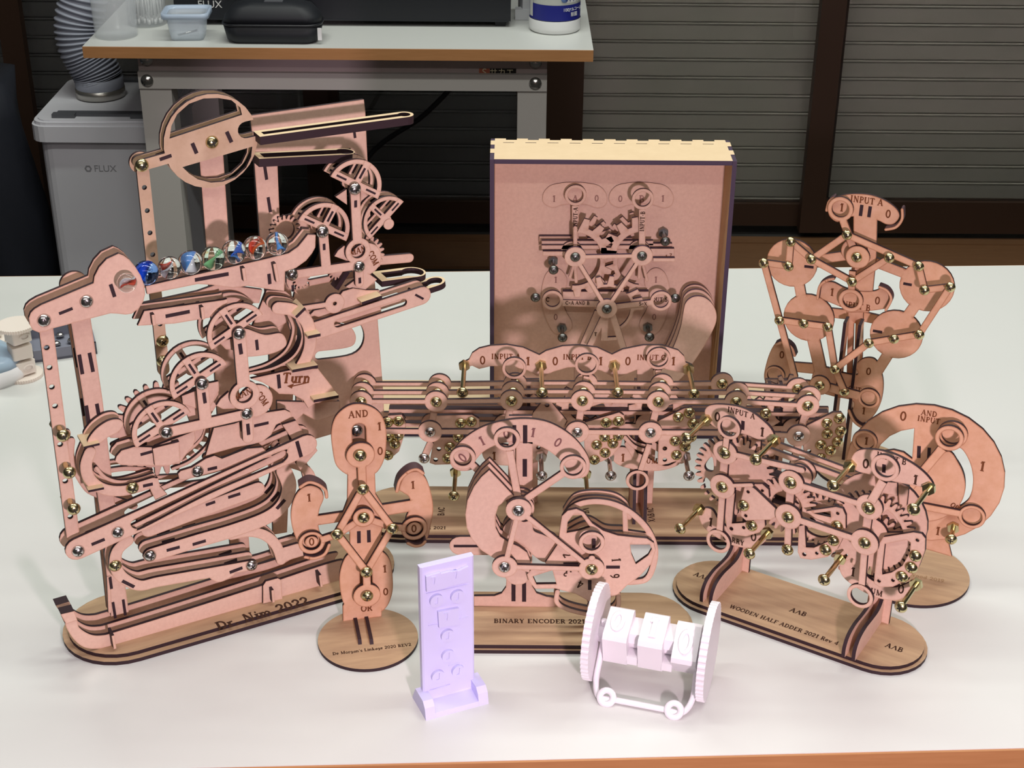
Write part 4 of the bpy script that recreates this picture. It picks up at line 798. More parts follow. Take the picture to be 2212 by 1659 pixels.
plate(E_, 'number_cam', [('P', 790, 1072, 880, 940, 890, 850, 905, 750, 945, 712, 1005, 700, 1055, 722, 1115, 800, 1190, 850, 1290, 883, 1400, 895, 1490, 903, 1540, 935, 1552, 985, 1520, 1080, 1440, 1165, 1350, 1230, 1290, 1290, 1240, 1310, 1130, 1345, 1100, 1340, 1000, 1285, 860, 1248, 720, 1250, 680, 1200, 665, 1150, 700, 1112, 760, 1122, 840, 1110)], e0 + .036,
   holes=[('P', 938, 865, 945, 790, 980, 745, 1040, 742, 1100, 825, 1020, 850), ('P', 1375, 945, 1510, 945, 1525, 975, 1500, 1020, 1415, 1080, 1385, 1010), ('P', 705, 1165, 840, 1122, 868, 1218, 730, 1220)], tabs=[(915, 1078, 1020, 1078, 24), (1210, 1100, 1305, 1100, 24), (1097, 1190, 1097, 1256, 24)])
for x, y, s_, an in ((945, 1015, '2', -60), (940, 1140, '3', 140), (1030, 1220, '4', 160), (1163, 1230, '5', 185), (1270, 1162, '6', 100), (1280, 1052, '1', -85)): text(E_, s_, x, y, 7, e0 + .036, an, m=INK)
plate(E_, 'cage_wheel', [('L', 42, 925, 880, 925, 760, 1000, 680, 1120, 650, 1260, 668, 1390, 735, 1500, 850, 1548, 980, 1530, 1110, 1480, 1190, 1370, 1208), ('B', 1340, 720, 1345, 900, 36), ('B', 1360, 860, 1500, 880, 24)], e0 + .024)
plate(E_, 'cage_wheel', [('L', 34, 930, 740, 1000, 650, 1120, 625, 1260, 640, 1340, 690, 1370, 760), ('L', 30, 960, 850, 1080, 800, 1200, 860, 1320, 870)], e0 + .016, ds=(e0 + .008,))
plate(E_, 'cage_wheel', [('L', 32, 875, 1270, 872, 1345, 950, 1395, 1100, 1430, 1220, 1432, 1290, 1380, 1295, 1290), ('B', 1100, 1370, 1130, 1320, 40)], e0 + .028, ds=(e0 + .020,))
ring(E_, 1112, 935, 90, 62, e0 + .050, extra=[('C', 1112, 1040, 22)], name='finger_ring'); plate(E_, 'spacer', [('E', 1128, 920, 1124, 985, 22)], e0 + .040, face=EDGE)
a = E_.h(752, 1488, .0072); text_flat(E_, 'BINARY ENCODER 2021', a.x, a.y, 5.6, .0072)
# ============================================================ half adder
view(0, 0, 1)
Hf = Machine('half_adder', 1700, 1330, -31.8, label='pink wooden half adder on two wavy posts at the right front', cat='wooden machine')
view(1450, 1100, 3.403)
a0 = Hf.h(60, 520, 0); a1 = Hf.h(1820, 1085, 0); f0_ = Hf.h(900, 1010, 0)
yc = (a0.y + a1.y) / 2; r_ = yc - f0_.y
slab(Hf, 'base_board', [stadium(a0.x + r_ - .004, a1.x - r_ + .006, yc, r_)], .0032, 3.2); slab(Hf, 'base_board', [stadium(a0.x + r_ - .004, a1.x - r_ + .006, yc, r_ - .003)], .0066, 3.2)
for s_, x, y in (('A^B', 925, 770), ('A^B', 1632, 1032), ('A^B', 215, 505)): a = Hf.h(x, y, .0066); text_flat(Hf, s_, a.x, a.y, 6, .0066)
b0 = Hf.h(620, 775, .0066); b1 = Hf.h(1165, 1010, .0066); text_flat(Hf, 'WOODEN HALF ADDER 2021 Rev 4', (Hf.h(455, 745, .0066).x + b1.x) / 2, (b0.y + b1.y) / 2 + .001, 4.9, .0066)
AX = Hf.h(300, 708, .0066).x
PR = [Hf.q(x, y, AX) for x, y in ((300, 708), (306, 640), (335, 555), (385, 480), (440, 425), (490, 370), (520, 310), (532, 255))]
for fx, fy, bx_, by_ in ((300, 708, 590, 455), (1350, 1115, 1612, 830)):
    A_ = Hf.h(fx, fy, .0066); B_ = Hf.h(bx_, by_, .0066); w_ = B_.y - A_.y
    for off in (0, -.0085):
        cv = catmull(PR, False, 5); prof = [(A_.y + p.x - PR[0].x, max(p.y, .0066)) for p in cv] + [(A_.y + PR[-1].x - PR[0].x, .125), (B_.y, .125), (B_.y, .0066)]
        gusset(Hf, 'wavy_post', prof, A_.x + off)
    k = -(B_.y - .004)
    plate(Hf, 'rear_post', [('X', [(A_.x - .014, .0066), (A_.x + .006, .0066), (A_.x + .006, .12), (A_.x - .014, .12)])], k)
# face mechanism: d is measured from the plane of the lower link bars
view(1400, 840, 3.403)
M0 = -(B_.y - w_ * .56) + .006
plate(Hf, 'pivot_link', [('C', 565, 470, 96), ('B', 565, 470, 545, 720, 62)], M0 + .016); plate(Hf, 'pivot_link', [('C', 1050, 690, 98), ('B', 1050, 690, 1030, 940, 62)], M0 + .018); plate(Hf, 'pivot_link', [('C', 1625, 870, 102), ('B', 1625, 870, 1590, 1130, 62)], M0 + .018)
plate(Hf, 'link_bar', [('C', 545, 720, 98), ('B', 620, 712, 760, 708, 30)], M0 + .024)
plate(Hf, 'link_bar', [('C', 1030, 940, 102), ('C', 1590, 1130, 106), ('B', 1030, 940, 1590, 1130, 50)], M0 + .024)
plate(Hf, 'link_bar', [('B', 1050, 690, 1625, 870, 46), ('C', 1050, 690, 98), ('C', 1625, 870, 102)], M0 + .022)
plate(Hf, 'link_bar', [('B', 565, 470, 1130, 600, 44), ('C', 565, 470, 96)], M0 + .020)
screws(Hf, M0 + .0245, 'b', 545, 722, 1030, 945, 1592, 1133, 1048, 692, 1622, 880, 563, 473)
plate(Hf, 'rear_rail', [('B', 830, 430, 1900, 830, 40), ('B', 560, 440, 900, 470, 60)], M0 - .022, ds=(M0 - .034,)); plate(Hf, 'rear_disc', [('C', 1115, 640, 95), ], M0 - .012, ds=(M0 - .02,))
plate(Hf, 'rear_rail', [('P', 500, 560, 900, 640, 1600, 900, 1640, 1010, 1500, 980, 900, 760, 500, 620)], M0 - .016, t=12)
plate(Hf, 'rear_rail', [('B', 620, 760, 1640, 1110, 60)], M0 - .010, t=14)
plate(Hf, 'gear', [('G', 640, 640, 330, 36, 52)], M0 + .004, holes=[('S', 415, 560, 470, 500, 480, 600, 430, 600), ('S', 405, 680, 440, 660, 520, 800, 520, 830, 430, 760)])
plate(Hf, 'gear', [('G', 1020, 860, 235, 28, 46)], M0 + .006, holes=[('C', 1020, 860, 120)]); plate(Hf, 'gear', [('G', 1640, 1060, 340, 38, 52)], M0 + .005, holes=[('SG', 1640, 1060, 250, 1, 1, 20, 80, .5)])
plate(Hf, 'gear', [('G', 1250, 960, 220, 26, 40)], M0 - .004, holes=[('C', 1250, 960, 150)]); plate(Hf, 'gear', [('G', 1640, 1200, 330, 36, 46)], M0 - .004, holes=[('C', 1640, 1200, 215)]); plate(Hf, 'gear_disc', [('C', 1700, 940, 360)], M0 - .012)
plate(Hf, 'weight_plate', [('P', 712, 712, 745, 708, 790, 740, 942, 885, 935, 945, 900, 962, 720, 968, 682, 935, 678, 835)], M0 + .021, holes=[('C', 735, 757, 13), ('C', 718, 932, 13)]); screws(Hf, M0 + .0215, 'b', 702, 857)
plate(Hf, 'weight_frame', [('P', 545, 810, 620, 700, 840, 700, 885, 740, 890, 800, 860, 820, 640, 740, 615, 990, 700, 985, 855, 950, 860, 1010, 820, 1055, 720, 1085, 620, 1072, 580, 1035)], M0 + .014, holes=[('C', 612, 1028, 15), ('C', 702, 1020, 13), ('C', 840, 748, 12)]); screws(Hf, M0 + .0145, 'b', 762, 1005)
plate(Hf, 'weight_frame', [('P', 1108, 1010, 1150, 1000, 1160, 1165, 1220, 1168, 1330, 1120, 1380, 1070, 1425, 1050, 1432, 1100, 1390, 1180, 1320, 1235, 1200, 1256, 1120, 1245, 1100, 1200), ('P', 1160, 900, 1380, 868, 1430, 880, 1452, 930, 1452, 1030, 1400, 1030, 1240, 960)], M0 + .014, holes=[('C', 1148, 1216, 16), ('C', 1240, 1208, 13), ('C', 1394, 915, 13), ('P', 1215, 915, 1340, 900, 1345, 945)]); screws(Hf, M0 + .0145, 'b', 1305, 1183, 1362, 1113, 1390, 1010)
plate(Hf, 'weight_frame', [('P', 1730, 1090, 1950, 1055, 2010, 1065, 2038, 1100, 2035, 1190, 1990, 1310, 1900, 1405, 1800, 1455, 1700, 1458, 1660, 1430, 1665, 1360, 1690, 1150)], M0 + .014, holes=[('P', 1740, 1140, 1900, 1110, 1930, 1130, 1925, 1200, 1870, 1300, 1790, 1350, 1722, 1365, 1720, 1330), ('C', 1980, 1112, 14), ('C', 1800, 1407, 14), ('C', 1697, 1412, 14)]); screws(Hf, M0 + .0145, 'b', 1965, 1227, 1935, 1312, 1866, 1380)
view(1480, 760, 5.267)
plate(Hf, 'sign_plate', [('S', 225, 700, 250, 630, 330, 602, 470, 605, 620, 630, 760, 690, 880, 780, 970, 870, 1008, 960, 930, 1000, 830, 995, 700, 945, 590, 920, 420, 890, 290, 820)], M0 + .002, tabs=[(660, 785, 655, 885, 40)]); text(Hf, 'INPUT A', 640, 695, 4.8, M0 + .002, 0, m=INK); text(Hf, '1', 880, 912, 8, M0 + .002, m=INK); text(Hf, '0', 370, 740, 8, M0 + .002, m=INK)
plate(Hf, 'rear_arm', [('P', 560, 940, 700, 940, 700, 1200, 640, 1200), ('P', 720, 960, 860, 1010, 850, 1250, 720, 1200)], M0 - .004)
ring(Hf, 495, 868, 142, 104, M0 + .022, [('E', 470, 985, 452, 1150, 70)])
view(1400, 840, 3.403)
plate(Hf, 'sign_plate', [('S', 1492, 530, 1530, 462, 1620, 445, 1780, 472, 1940, 550, 2050, 640, 2095, 720, 2010, 722, 1900, 700, 1800, 680, 1640, 632, 1530, 600)], M0 + .002, tabs=[(1735, 555, 1733, 615, 26)]); text(Hf, 'INPUT B', 1790, 510, 4.8, M0 + .002, m=INK); text(Hf, '1', 1967, 668, 8, M0 + .002, m=INK); text(Hf, '0', 1603, 550, 8, M0 + .002, m=INK)
plate(Hf, 'rear_arm', [('P', 1835, 680, 1915, 720, 1900, 860, 1850, 880)], M0 - .006); plate(Hf, 'rear_arm', [('P', 1690, 680, 1830, 690, 1830, 790, 1700, 760)], M0 + .0)
ring(Hf, 1740, 583, 108, 76, M0 + .024, [('E', 1725, 680, 1640, 830, 64)])
plate(Hf, 'sign_plate', [('S', 372, 930, 400, 880, 470, 890, 540, 990, 700, 1060, 830, 1050, 868, 1110, 780, 1165, 620, 1150, 430, 1040)], M0 - .001); text(Hf, 'CARRY', 630, 1112, 4.8, M0 - .001, m=INK); text(Hf, '0', 778, 1088, 8, M0 - .001, m=INK); text(Hf, '1', 462, 980, 8, M0 - .001, m=INK)
plate(Hf, 'sign_plate', [('S', 1405, 1300, 1440, 1245, 1550, 1250, 1620, 1390, 1800, 1460, 1940, 1420, 1930, 1480, 1830, 1555, 1640, 1520, 1450, 1400)], M0 - .001); text(Hf, 'SUM', 1665, 1490, 5.2, M0 - .001, m=INK); text(Hf, '0', 1862, 1472, 8, M0 - .001, m=INK); text(Hf, '1', 1508, 1345, 8, M0 - .001, m=INK)
ring(Hf, 515, 1122, 96, 68, M0 + .019, [('E', 525, 1040, 545, 760, 50)]); ring(Hf, 1557, 1525, 100, 72, M0 + .019, [('E', 1570, 1440, 1590, 1180, 50)])
plate(Hf, 'pin_lever', [('B', 1030, 990, 1025, 1150, 52)], M0 + .02); screws(Hf, M0 + .0205, 'b', 1025, 1182)
for x, y in ((430, 225), (930, 375), (1490, 560), (2070, 725), (380, 880), (880, 1055), (1420, 1240), (1975, 1430)):
    q = Hf.p(x, y, M0 + .002); o = screw(Hf, x, y, M0 + .002, 'b', shank=.036); o.location.y -= .036
# ============================================================ lavender plaque
view(860, 1180, 4.367)
TW = Machine('printed_plaque', 520, 1490, 23.5, label='lavender plastic plaque with raised round and square symbols standing at the front centre', cat='plaque', face=LAV, edge=LAV)
tz = .003; td = -.006
pl = [TW.p(200, 195, td), TW.p(668, 58, td), TW.p(716, 105, td)]; xl_, xr_ = (pl[0].x + TW.p(243, 1400, td).x) / 2, (pl[2].x + TW.p(722, 1250, td).x) / 2
zt = (pl[0].y + pl[2].y) / 2
MB().prism([(xl_, .001), (xl_ + .0015, 0), (xr_ - .0015, 0), (xr_, .001), (xr_, .0055), (xl_, .0055)], .001, zt, M=Matrix.Translation((0, -td, 0))).build('panel', LAV, TW.e)
for k, sp in enumerate((('P', 265, 290, 400, 250, 410, 262, 490, 240, 560, 240, 665, 190, 670, 335, 460, 385, 455, 397, 270, 435), ('P', 378, 622, 575, 585, 578, 740, 388, 775), ('C', 368, 520, 68), ('C', 565, 480, 68), ('C', 472, 850, 66), ('C', 477, 1040, 64), ('C', 382, 1235, 66), ('C', 572, 1185, 64))):
    plate(TW, 'raised_symbol', [sp], td + .0028, t=3)
for x, y in ((345, 330), (550, 275), (465, 670)): plate(TW, 'raised_symbol', [('L', 12, x - 25, y - 30, x + 8, y - 35, x + 2, y + 30)], td + .0036, t=.9)
for x, y in ((368, 520), (565, 480), (472, 850), (477, 1040), (382, 1235), (572, 1185)): plate(TW, 'raised_symbol', [('L', 10, x - 12, y + 30, x + 8, y + 22, x + 12, y - 30)], td + .0036, t=.9)
for a in ((290, 752, 370, 740), (585, 685, 660, 665), (480, 1130, 580, 1100), (270, 450, 660, 362), (300, 1365, 490, 1308)): plate(TW, 'raised_line', [('B', *a, 8)], td + .0008, t=1)
m_ = MB(); w2 = (xl_ - .004, xr_ + .005)
prof = [(-.010, 0), (-.008, .010), (-.004, .014), (.0125, .014), (.020, 0)]
for xa, xb, pr in ((w2[0], w2[0] + .008, prof), (w2[1] - .008, w2[1], prof), (w2[0] + .008, w2[1] - .008, [(-.010, 0), (-.009, .004), (.005, .006), (.0125, .014), (.020, 0)])):
    n = len(pr); m_.add([(xa, y, z) for y, z in pr] + [(xb, y, z) for y, z in pr], [tuple(range(n)), tuple(range(2 * n - 1, n - 1, -1))] + [(i, (i + 1) % n, n + (i + 1) % n, n + i) for i in range(n)])
m_.build('foot', LAV, TW.e)
# ============================================================ white dial counter lying at the front
view(1230, 1290, 5.924)
g0 = ground(1275, 1478); g1 = ground(1540, 1528); psi = math.atan2(g1.y - g0.y, g1.x - g0.x)
WC = empty('dial_counter', ((g0.x + g1.x) / 2, (g0.y + g1.y) / 2 + .018, T), psi, label='white plastic counter with three digit blocks between two ribbed wheels, lying at the front', cat='counter')
L2 = (g1 - g0).length / 2; R2 = .0385
def ribbed(name, x, t, r=R2, m=WHITE_P, par=None, n=48, z=None, ax='x'):
    pts = []
    for i in range(n * 4): pts.append(((r - (.0011 if i % 4 < 2 else 0)) * math.cos(2 * PI * i / n / 4), (r - (.0011 if i % 4 < 2 else 0)) * math.sin(2 * PI * i / n / 4)))
    M_ = Matrix.Translation((x, 0, z if z is not None else r)) @ (Matrix.Rotation(PI / 2, 4, 'Y') if ax == 'x' else Matrix.Identity(4))
    return MB().prism(pts, -t / 2, t / 2, M=M_).build(name, m, par)
ribbed('ribbed_wheel', -L2 + .004, .006, par=WC); ribbed('ribbed_wheel', L2 - .004, .006, par=WC)
def digit_block(par, x, s, a, txt, m):
    b = MB(); Rm = Matrix.Translation((x, 0, R2)) @ Matrix.Rotation(a, 4, 'X'); r = .003
    n8 = [(-s + r, -s), (s - r, -s), (s, -s + r), (s, s - r), (s - r, s), (-s + r, s), (-s, s - r), (-s, -s + r)]
    w = .0095
    b.prism(n8, -w, w, M=Rm @ Matrix.Rotation(PI / 2, 4, 'Y')); o = b.build('digit_block', m, par)
    polys, tw = text_polys(txt, .018); v = []; f = []
    for k, q in enumerate(polys):
        bb = len(v); lo_ = []; hi_ = []
        for p in q:
            lx, ly = p[0] - tw / 2, p[1] - .009; lo_.append(Rm @ Vector((lx, ly, s - .0002))); hi_.append(Rm @ Vector((lx, ly, s + .0014 + k * .00001)))
        v += lo_ + hi_; f += [(bb + 4, bb + 5, bb + 6, bb + 7)] + [(bb + i, bb + (i + 1) % 4, bb + 4 + (i + 1) % 4, bb + 4 + i) for i in range(4)]
    mesh_obj('raised_digit', v, f, m, o)
    return o
for x, tx, a in ((-.0255, '0', .28), (.002, '1', .28), (.0285, '0', .7)): digit_block(WC, x, .0165, a, tx, WHITE_P)
MB().tube([(-L2 + .004, 0, R2), (L2 - .004, 0, R2)], .0075, seg=20).box(-.016, -.008, -.010, .012, R2 + .002, R2 + .011).box(.011, .019, -.010, .012, R2 + .002, R2 + .011).box(-.016, -.008, -.014, .002, R2 - .015, R2 - .008).box(.011, .019, -.014, .002, R2 - .015, R2 - .008).build('axle', WHITE_P, WC)
yb = -.034
fr = catmull([Vector(p) for p in ((-L2 + .0105, 0, R2 + .012), (-L2 + .0105, 0, R2 - .004), (-L2 + .0105, -.010, .022), (-L2 + .0105, -.022, .008), (-L2 + .016, yb, .0032), (-L2 + .03, yb, .0030), (0, yb, .0030), (L2 - .03, yb, .0030), (L2 - .016, yb, .0032), (L2 - .0105, -.022, .008), (L2 - .0105, -.010, .022), (L2 - .0105, 0, R2), (L2 - .0105, 0, R2 + .008))], False, 6)
MB().tube(fr, .0024, seg=10).build('wire_frame', WHITE_P, WC)
for x in (-L2 + .022, L2 - .022):
    MB().lathe([(.003, -.002), (.0072, -.0022), (.0078, 0), (.0072, .0022), (.003, .002), (.003, -.002)], 28, M=Matrix.Translation((x, yb - .001, .0048)) @ Matrix.Rotation(.9, 4, 'X')).build('eyelet', WHITE_P, WC)
# ============================================================ ivory counters, mouse and tray at the left rim
view(0, 480, 3.95)
def upright_counter(gx, gy, z0, k, label, n=3):
    q = ground(gx, gy); e = empty('dial_counter', q, .25, label=label, cat='counter'); z = 0
    ribbed('ribbed_wheel', 0, .0045 * k, r=.026 * k, m=WARM_P, par=e, z=.0023 * k, ax='z'); z = .0045 * k
    for i in range(n):
        s = .0135 * k; h = .018 * k; a = (.5, .35, .55)[i % 3]
        Mr = Matrix.Translation((0, 0, z + .003 * k)) @ Matrix.Rotation(a, 4, 'Z')
        o = MB().rbox(-s, s, -s, s, 0, h, .003 * k, M=Mr).build('digit_block', WARM_P, e)
        MB().lathe([(.0055 * k, 0), (.0055 * k, .003 * k)], 16, M=Matrix.Translation((0, 0, z))).build('axle', WARM_P, e)
        if i != 1: MB().lathe([(.0035, .0008), (.0052, .0008), (.0055, 0)], 20, M=Mr @ Matrix.Translation((.002, -s, h / 2)) @ Matrix.Rotation(PI / 2, 4, 'X') @ Matrix.Diagonal((1.2, .75, 1, 1))).build('raised_digit', WARM_P, o)
        z += h + .005 * k
    ribbed('ribbed_wheel', 0, .0045 * k, r=.026 * k, m=WARM_P, par=e, z=z + .002 * k, ax='z'); return e
upright_counter(52, 812, 0, .80, 'ivory plastic counter standing upright on its ribbed wheel at the left rim')
upright_counter(-24, 735, 0, .9, 'ivory counter cut by the left picture edge, behind the upright one', n=4)
MS = mat('pale_blue_gloss_plastic', (.45, .60, .75), .25)
e = empty('computer_mouse', ground(-38, 800), .9, label='pale blue computer mouse at the left rim behind the ivory counter', cat='mouse')
b = MB(); loft(b, [rloop(.032, .055, .028, 0), rloop(.034, .058, .03, .008), rloop(.032, .056, .03, .018)]); b.build('mouse_body', M_W, e)
b = MB(); loft(b, [rloop(.0315, .055, .03, .018), rloop(.026, .048, .024, .028), rloop(.012, .026, .011, .034)]); b.build('mouse_shell', MS, e)
TRM = mat('slate_grey_tray', (.20, .21, .26), .5)
e = empty('parts_tray', ground(135, 750), .35, label='slate grey plastic parts tray behind the perforated link', cat='tray')
MB().box(-.035, .035, -.03, .03, 0, .003).box(-.035, .035, -.03, -.027, 0, .014).box(-.035, .035, .027, .03, 0, .014).box(-.035, -.032, -.03, .03, 0, .014).box(.032, .035, -.03, .03, 0, .014).build('tray_shell', TRM, e)
for i in range(7):
    o = MB().lathe([(.0001, .003), (.003, .0028), (.005, 0), (.0001, 0)], 14).tube([(0, 0, 0), (.004, .002, -.001)], .0015, seg=6).build('loose_screw', STEEL); o.location = e.location + Vector((random.uniform(-.025, .025), random.uniform(-.02, .02), .006)); tag(o, 'loose bright metal screw lying in the slate grey tray', 'screw', 'loose screws in the grey tray')
# ============================================================ full adder
view(0, 0, 1)
FA = Machine('full_adder', 1240, 1118, 0, label='long pink wooden full adder with three INPUT signs spanning the middle of the table', cat='wooden machine')
view(0, 0, 1)
lx0 = FA.h(872, 1120, 0).x; lx1 = FA.h(1800, 1120, 0).x
slab(FA, 'base_board', [stadium(lx0, lx1, 0, .044)], .0035, 3.4); slab(FA, 'base_board', [stadium(lx0, lx1, 0, .0415)], .0072, 3.4)
for s_, x, y, an in (('BAC', 960, 1105, 90), ('XABAC', 1413, 1112, 90), ('BA', 1272, 1103, 90)):
    a = FA.h(x, y, .0072); text_flat(FA, s_.replace('A', '^') if s_ != 'XABAC' else 'X^B^C', a.x, a.y, 6, .0072, an)
a = FA.h(900, 1143, .0072); text_flat(FA, 'WOODEN FULL ADDER 2021', a.x - .01, a.y, 4.6, .0072)
def R3(x, y, r=25): return ('C', x, y, r)
for dd, dx, dy in ((.050, 0, 0), (.034, 3, -19), (.018, 8, -37)):
    top = [(780, 868), (942, 868), (1105, 866), (1258, 866), (1422, 868), (1590, 868), (1745, 877)]; bot = [(929, 933), (1247, 934), (1405, 935), (1575, 936), (1725, 942)]
    T2 = [(x + dx + (1745 - x if False else 0), y + dy) for x, y in top]
    if dd < .02: T2 = [T2[0], T2[1], T2[2], T2[3], T2[4], (T2[5][0] - 38, T2[5][1] - 2), (T2[6][0] - 30, T2[6][1])]
    sp = [R3(x, y) for x, y in T2] + [('B', *T2[i], *T2[i + 1], 10) for i in range(6)]
    plate(FA, 'top_link', sp, dd)
    screws(FA, dd + .0005, 'b', *[c for p in T2 for c in p])
plate(FA, 'bottom_link', [R3(x, y, 26) for x, y in bot] + [('B', 800, 932, 929, 933, 12)] + [('B', *bot[i], *bot[i + 1], 12) for i in range(4)], .054)
screws(FA, .0545, 's', *[c for p in bot for c in p])
for a, b_ in zip(((942, 868), (1258, 866), (1422, 868), (1590, 868), (1745, 877)), bot): plate(FA, 'cross_link', [('B', *a, *b_, 15)], .046)
plate(FA, 'cross_link', [('B', 1105, 866, 1092, 932, 15)], .046)
plate(FA, 'bottom_link', [R3(935, 915), R3(1092, 917), R3(1252, 918), R3(1398, 916), R3(1715, 926), ('B', 935, 915, 1715, 926, 12)], .008)
plate(FA, 'bottom_link', [R3(945, 900), R3(1260, 902), R3(1710, 905), ('B', 830, 896, 1740, 905, 12)], -.014)
for yy, dd in ((888, .014), (903, .004), (918, -.004), (893, -.026)): plate(FA, 'long_rail', [('E', 840, yy, 1790, yy + 8, 9)], dd, t=8)
plate(FA, 'frame_board', [('P', 842, 872, 1790, 880, 1790, 910, 842, 900)], -.034)
SH = ('P', 1003, 795, 1000, 784, 1013, 777, 1020, 763, 1035, 753, 1060, 747, 1095, 745, 1130, 751, 1165, 767, 1180, 758, 1215, 748, 1250, 746, 1290, 751, 1322, 766, 1345, 755, 1390, 746, 1430, 746, 1465, 757, 1478, 770, 1481, 783, 1496, 789, 1492, 798, 1478, 806, 1455, 801, 1430, 796, 1400, 795, 1375, 799, 1345, 811, 1326, 816, 1300, 801, 1260, 792, 1225, 794, 1195, 803, 1175, 813, 1160, 812, 1140, 800, 1100, 791, 1060, 791, 1035, 797, 1020, 790)
plate(FA, 'sign_plate', [SH, ('P', 1085, 790, 1120, 790, 1118, 880, 1090, 880), ('P', 1240, 790, 1285, 790, 1285, 880, 1240, 880), ('P', 1376, 795, 1410, 795, 1420, 880, 1376, 880)], -.008)
for x, y, s_, h in ((1043, 778, '0', 8), (1093, 770, 'INPUT A', 5.2), (1141, 780, '1', 8), (1200, 780, '0', 8), (1247, 771, 'INPUT B', 5.2), (1298, 780, '1', 8), (1357, 780, '0', 8), (1407, 772, 'INPUT C', 5.2), (1455, 780, '1', 8)): text(FA, s_, x, y, h, -.008)
for x, y, ax, ay, dd in ((1111, 796, 1105, 866, .028), (1268, 788, 1258, 850, .024), (1423, 775, 1420, 860, .010)): ring(FA, x, y, 26, 20, dd, [('E', x - 1, y + 25, ax, ay, 12)])
for x, y, L in ((1003, 788, .052), (1169, 788, .052), (1327, 788, .052), (1487, 796, .048)): o = screw(FA, x, y, -.0078, 'b', shank=L); o.location.y -= L
for x, y, k, L in ((984, 1018, 'b', .042), (1169, 985, 's', .034), (1265, 1022, 'b', .040), (1315, 985, 's', .034), (1480, 985, 's', .034)): o = screw(FA, x, y, .010, k, shank=L); o.location.y -= L
for P_, dd in ((('P', 938, 898, 1020, 896, 1035, 905, 1037, 925, 1010, 930, 945, 930), .020), (('P', 928, 1000, 938, 945, 1010, 945, 1000, 985, 975, 1003, 940, 1004), .022), (('P', 838, 898, 868, 896, 876, 912, 876, 935, 838, 930), .02), (('P', 830, 930, 875, 935, 862, 975, 838, 995, 826, 990), .022), (('P', 820, 905, 870, 896, 876, 905, 830, 930), .016)): plate(FA, 'weight_plate', [P_], dd, holes=[('C', 948, 970, 5), ('C', 941, 993, 5)] if P_[1] == 928 else ())
view(1140, 740, 5.267)
plate(FA, 'weight_plate', [('P', 220, 620, 445, 890, 395, 985, 40, 880, 60, 800, 150, 690)], .030, holes=[('C', 220, 712, 26)])
plate(FA, 'weight_plate', [('P', 650, 910, 1040, 795, 1095, 830, 1110, 930, 1060, 960, 650, 960), ('P', 640, 1060, 700, 1035, 1090, 1050, 1060, 1170, 960, 1290, 850, 1350, 740, 1385, 650, 1300)], .022)
plate(FA, 'weight_plate', [('P', 1490, 890, 1780, 750, 1870, 740, 1905, 800, 1905, 960, 1500, 960), ('P', 1490, 1050, 1880, 1050, 1885, 1100, 1800, 1240, 1745, 1335, 1510, 1400, 1480, 1380)], .022, holes=[('C', 1560, 1205, 26), ('C', 1560, 1335, 24)])
plate(FA, 'sign_plate', [('S', 948, 1270, 990, 1205, 1090, 1190, 1190, 1230, 1330, 1290, 1480, 1380, 1600, 1400, 1740, 1330, 1700, 1400, 1500, 1458, 1250, 1450, 1050, 1400, 960, 1330)], .010); text(FA, '1', 1085, 1310, 8, .010); text(FA, 'SUM', 1390, 1345, 5.5, .010)
for p in ((-120, .0), ): pass
plate(FA, 'sign_plate', [('S', -520, 1260, -470, 1190, -300, 1160, -60, 1200, 100, 1130, 230, 1180, 200, 1300, 60, 1370, -200, 1400, -440, 1370)], .004, holes=[('C', 120, 1195, 24)]); text(FA, '1', -380, 1290, 8, .004); text(FA, 'A', -170, 1310, 7, .004)
view(1480, 760, 5.267)
plate(FA, 'weight_plate', [('P', 1385, 840, 1690, 688, 1780, 690, 1830, 760, 1832, 880, 1760, 1080, 1620, 1240, 1450, 1288, 1375, 1272, 1345, 1080)], .022, holes=[('C', 1410, 1130, 24), ('C', 1392, 1255, 24)])
view(0, 0, 1)
ring(FA, 1377, 1038, 25, 18, .044, [('E', 1384, 1016, 1403, 960, 12)]); plate(FA, 'pin_lever', [('B', 929, 960, 918, 985, 15)], .036)
screws(FA, .037, 's', 916, 990)
plate(FA, 'pin_lever', [('B', 1725, 960, 1712, 1010, 15)], .034)
screws(FA, .0205, 'b', 861, 910, 838, 912, 1018, 911, 995, 914); screws(FA, .0225, 'b', 838, 944, 860, 941, 853, 959, 838, 983, 990, 945, 972, 966, 967, 990)
screws(FA, .0225, 'b', 1309, 913, 1336, 910, 1306, 944, 1336, 941, 1289, 961, 1324, 958, 1307, 978, 1284, 993, 1465, 901, 1489, 892, 1497, 915, 1493, 944, 1458, 953, 1480, 965, 1461, 983, 1786, 914, 1813, 904, 1787, 937, 1816, 931, 1773, 961, 1809, 954, 1794, 973, 1773, 990, 1654, 893, 1162, 850 + 48)
for x, y, r, dd, a in ((1262, 880, 62, .012, 3), (1420, 880, 62, .012, 0), (1340, 905, 55, .006, 2), (1705, 885, 62, .012, 1), (1120, 890, 55, .0, 0), (1610, 900, 55, -.006, 1), (1700, 850, 45, -.012, 0)):
    plate(FA, 'gear', [('SG', x, y, r, 9, 13, -100 + 40 * a, 200 + 40 * a, .55), ('C', x, y, 14), ('B', x, y, x + r * .6, y - r * .2, 8), ('B', x, y, x - r * .5, y - r * .3, 8)], dd)
for a in ((1405, 950, 1470, 985, 16), (1355, 950, 1370, 975, 14)): plate(FA, 'gear_arm', [('B', *a)], .004, ds=(.012,))
plate(FA, 'curved_track', [('L', 9, 1350, 945, 1370, 965, 1400, 975)], .016, ds=(.008,))
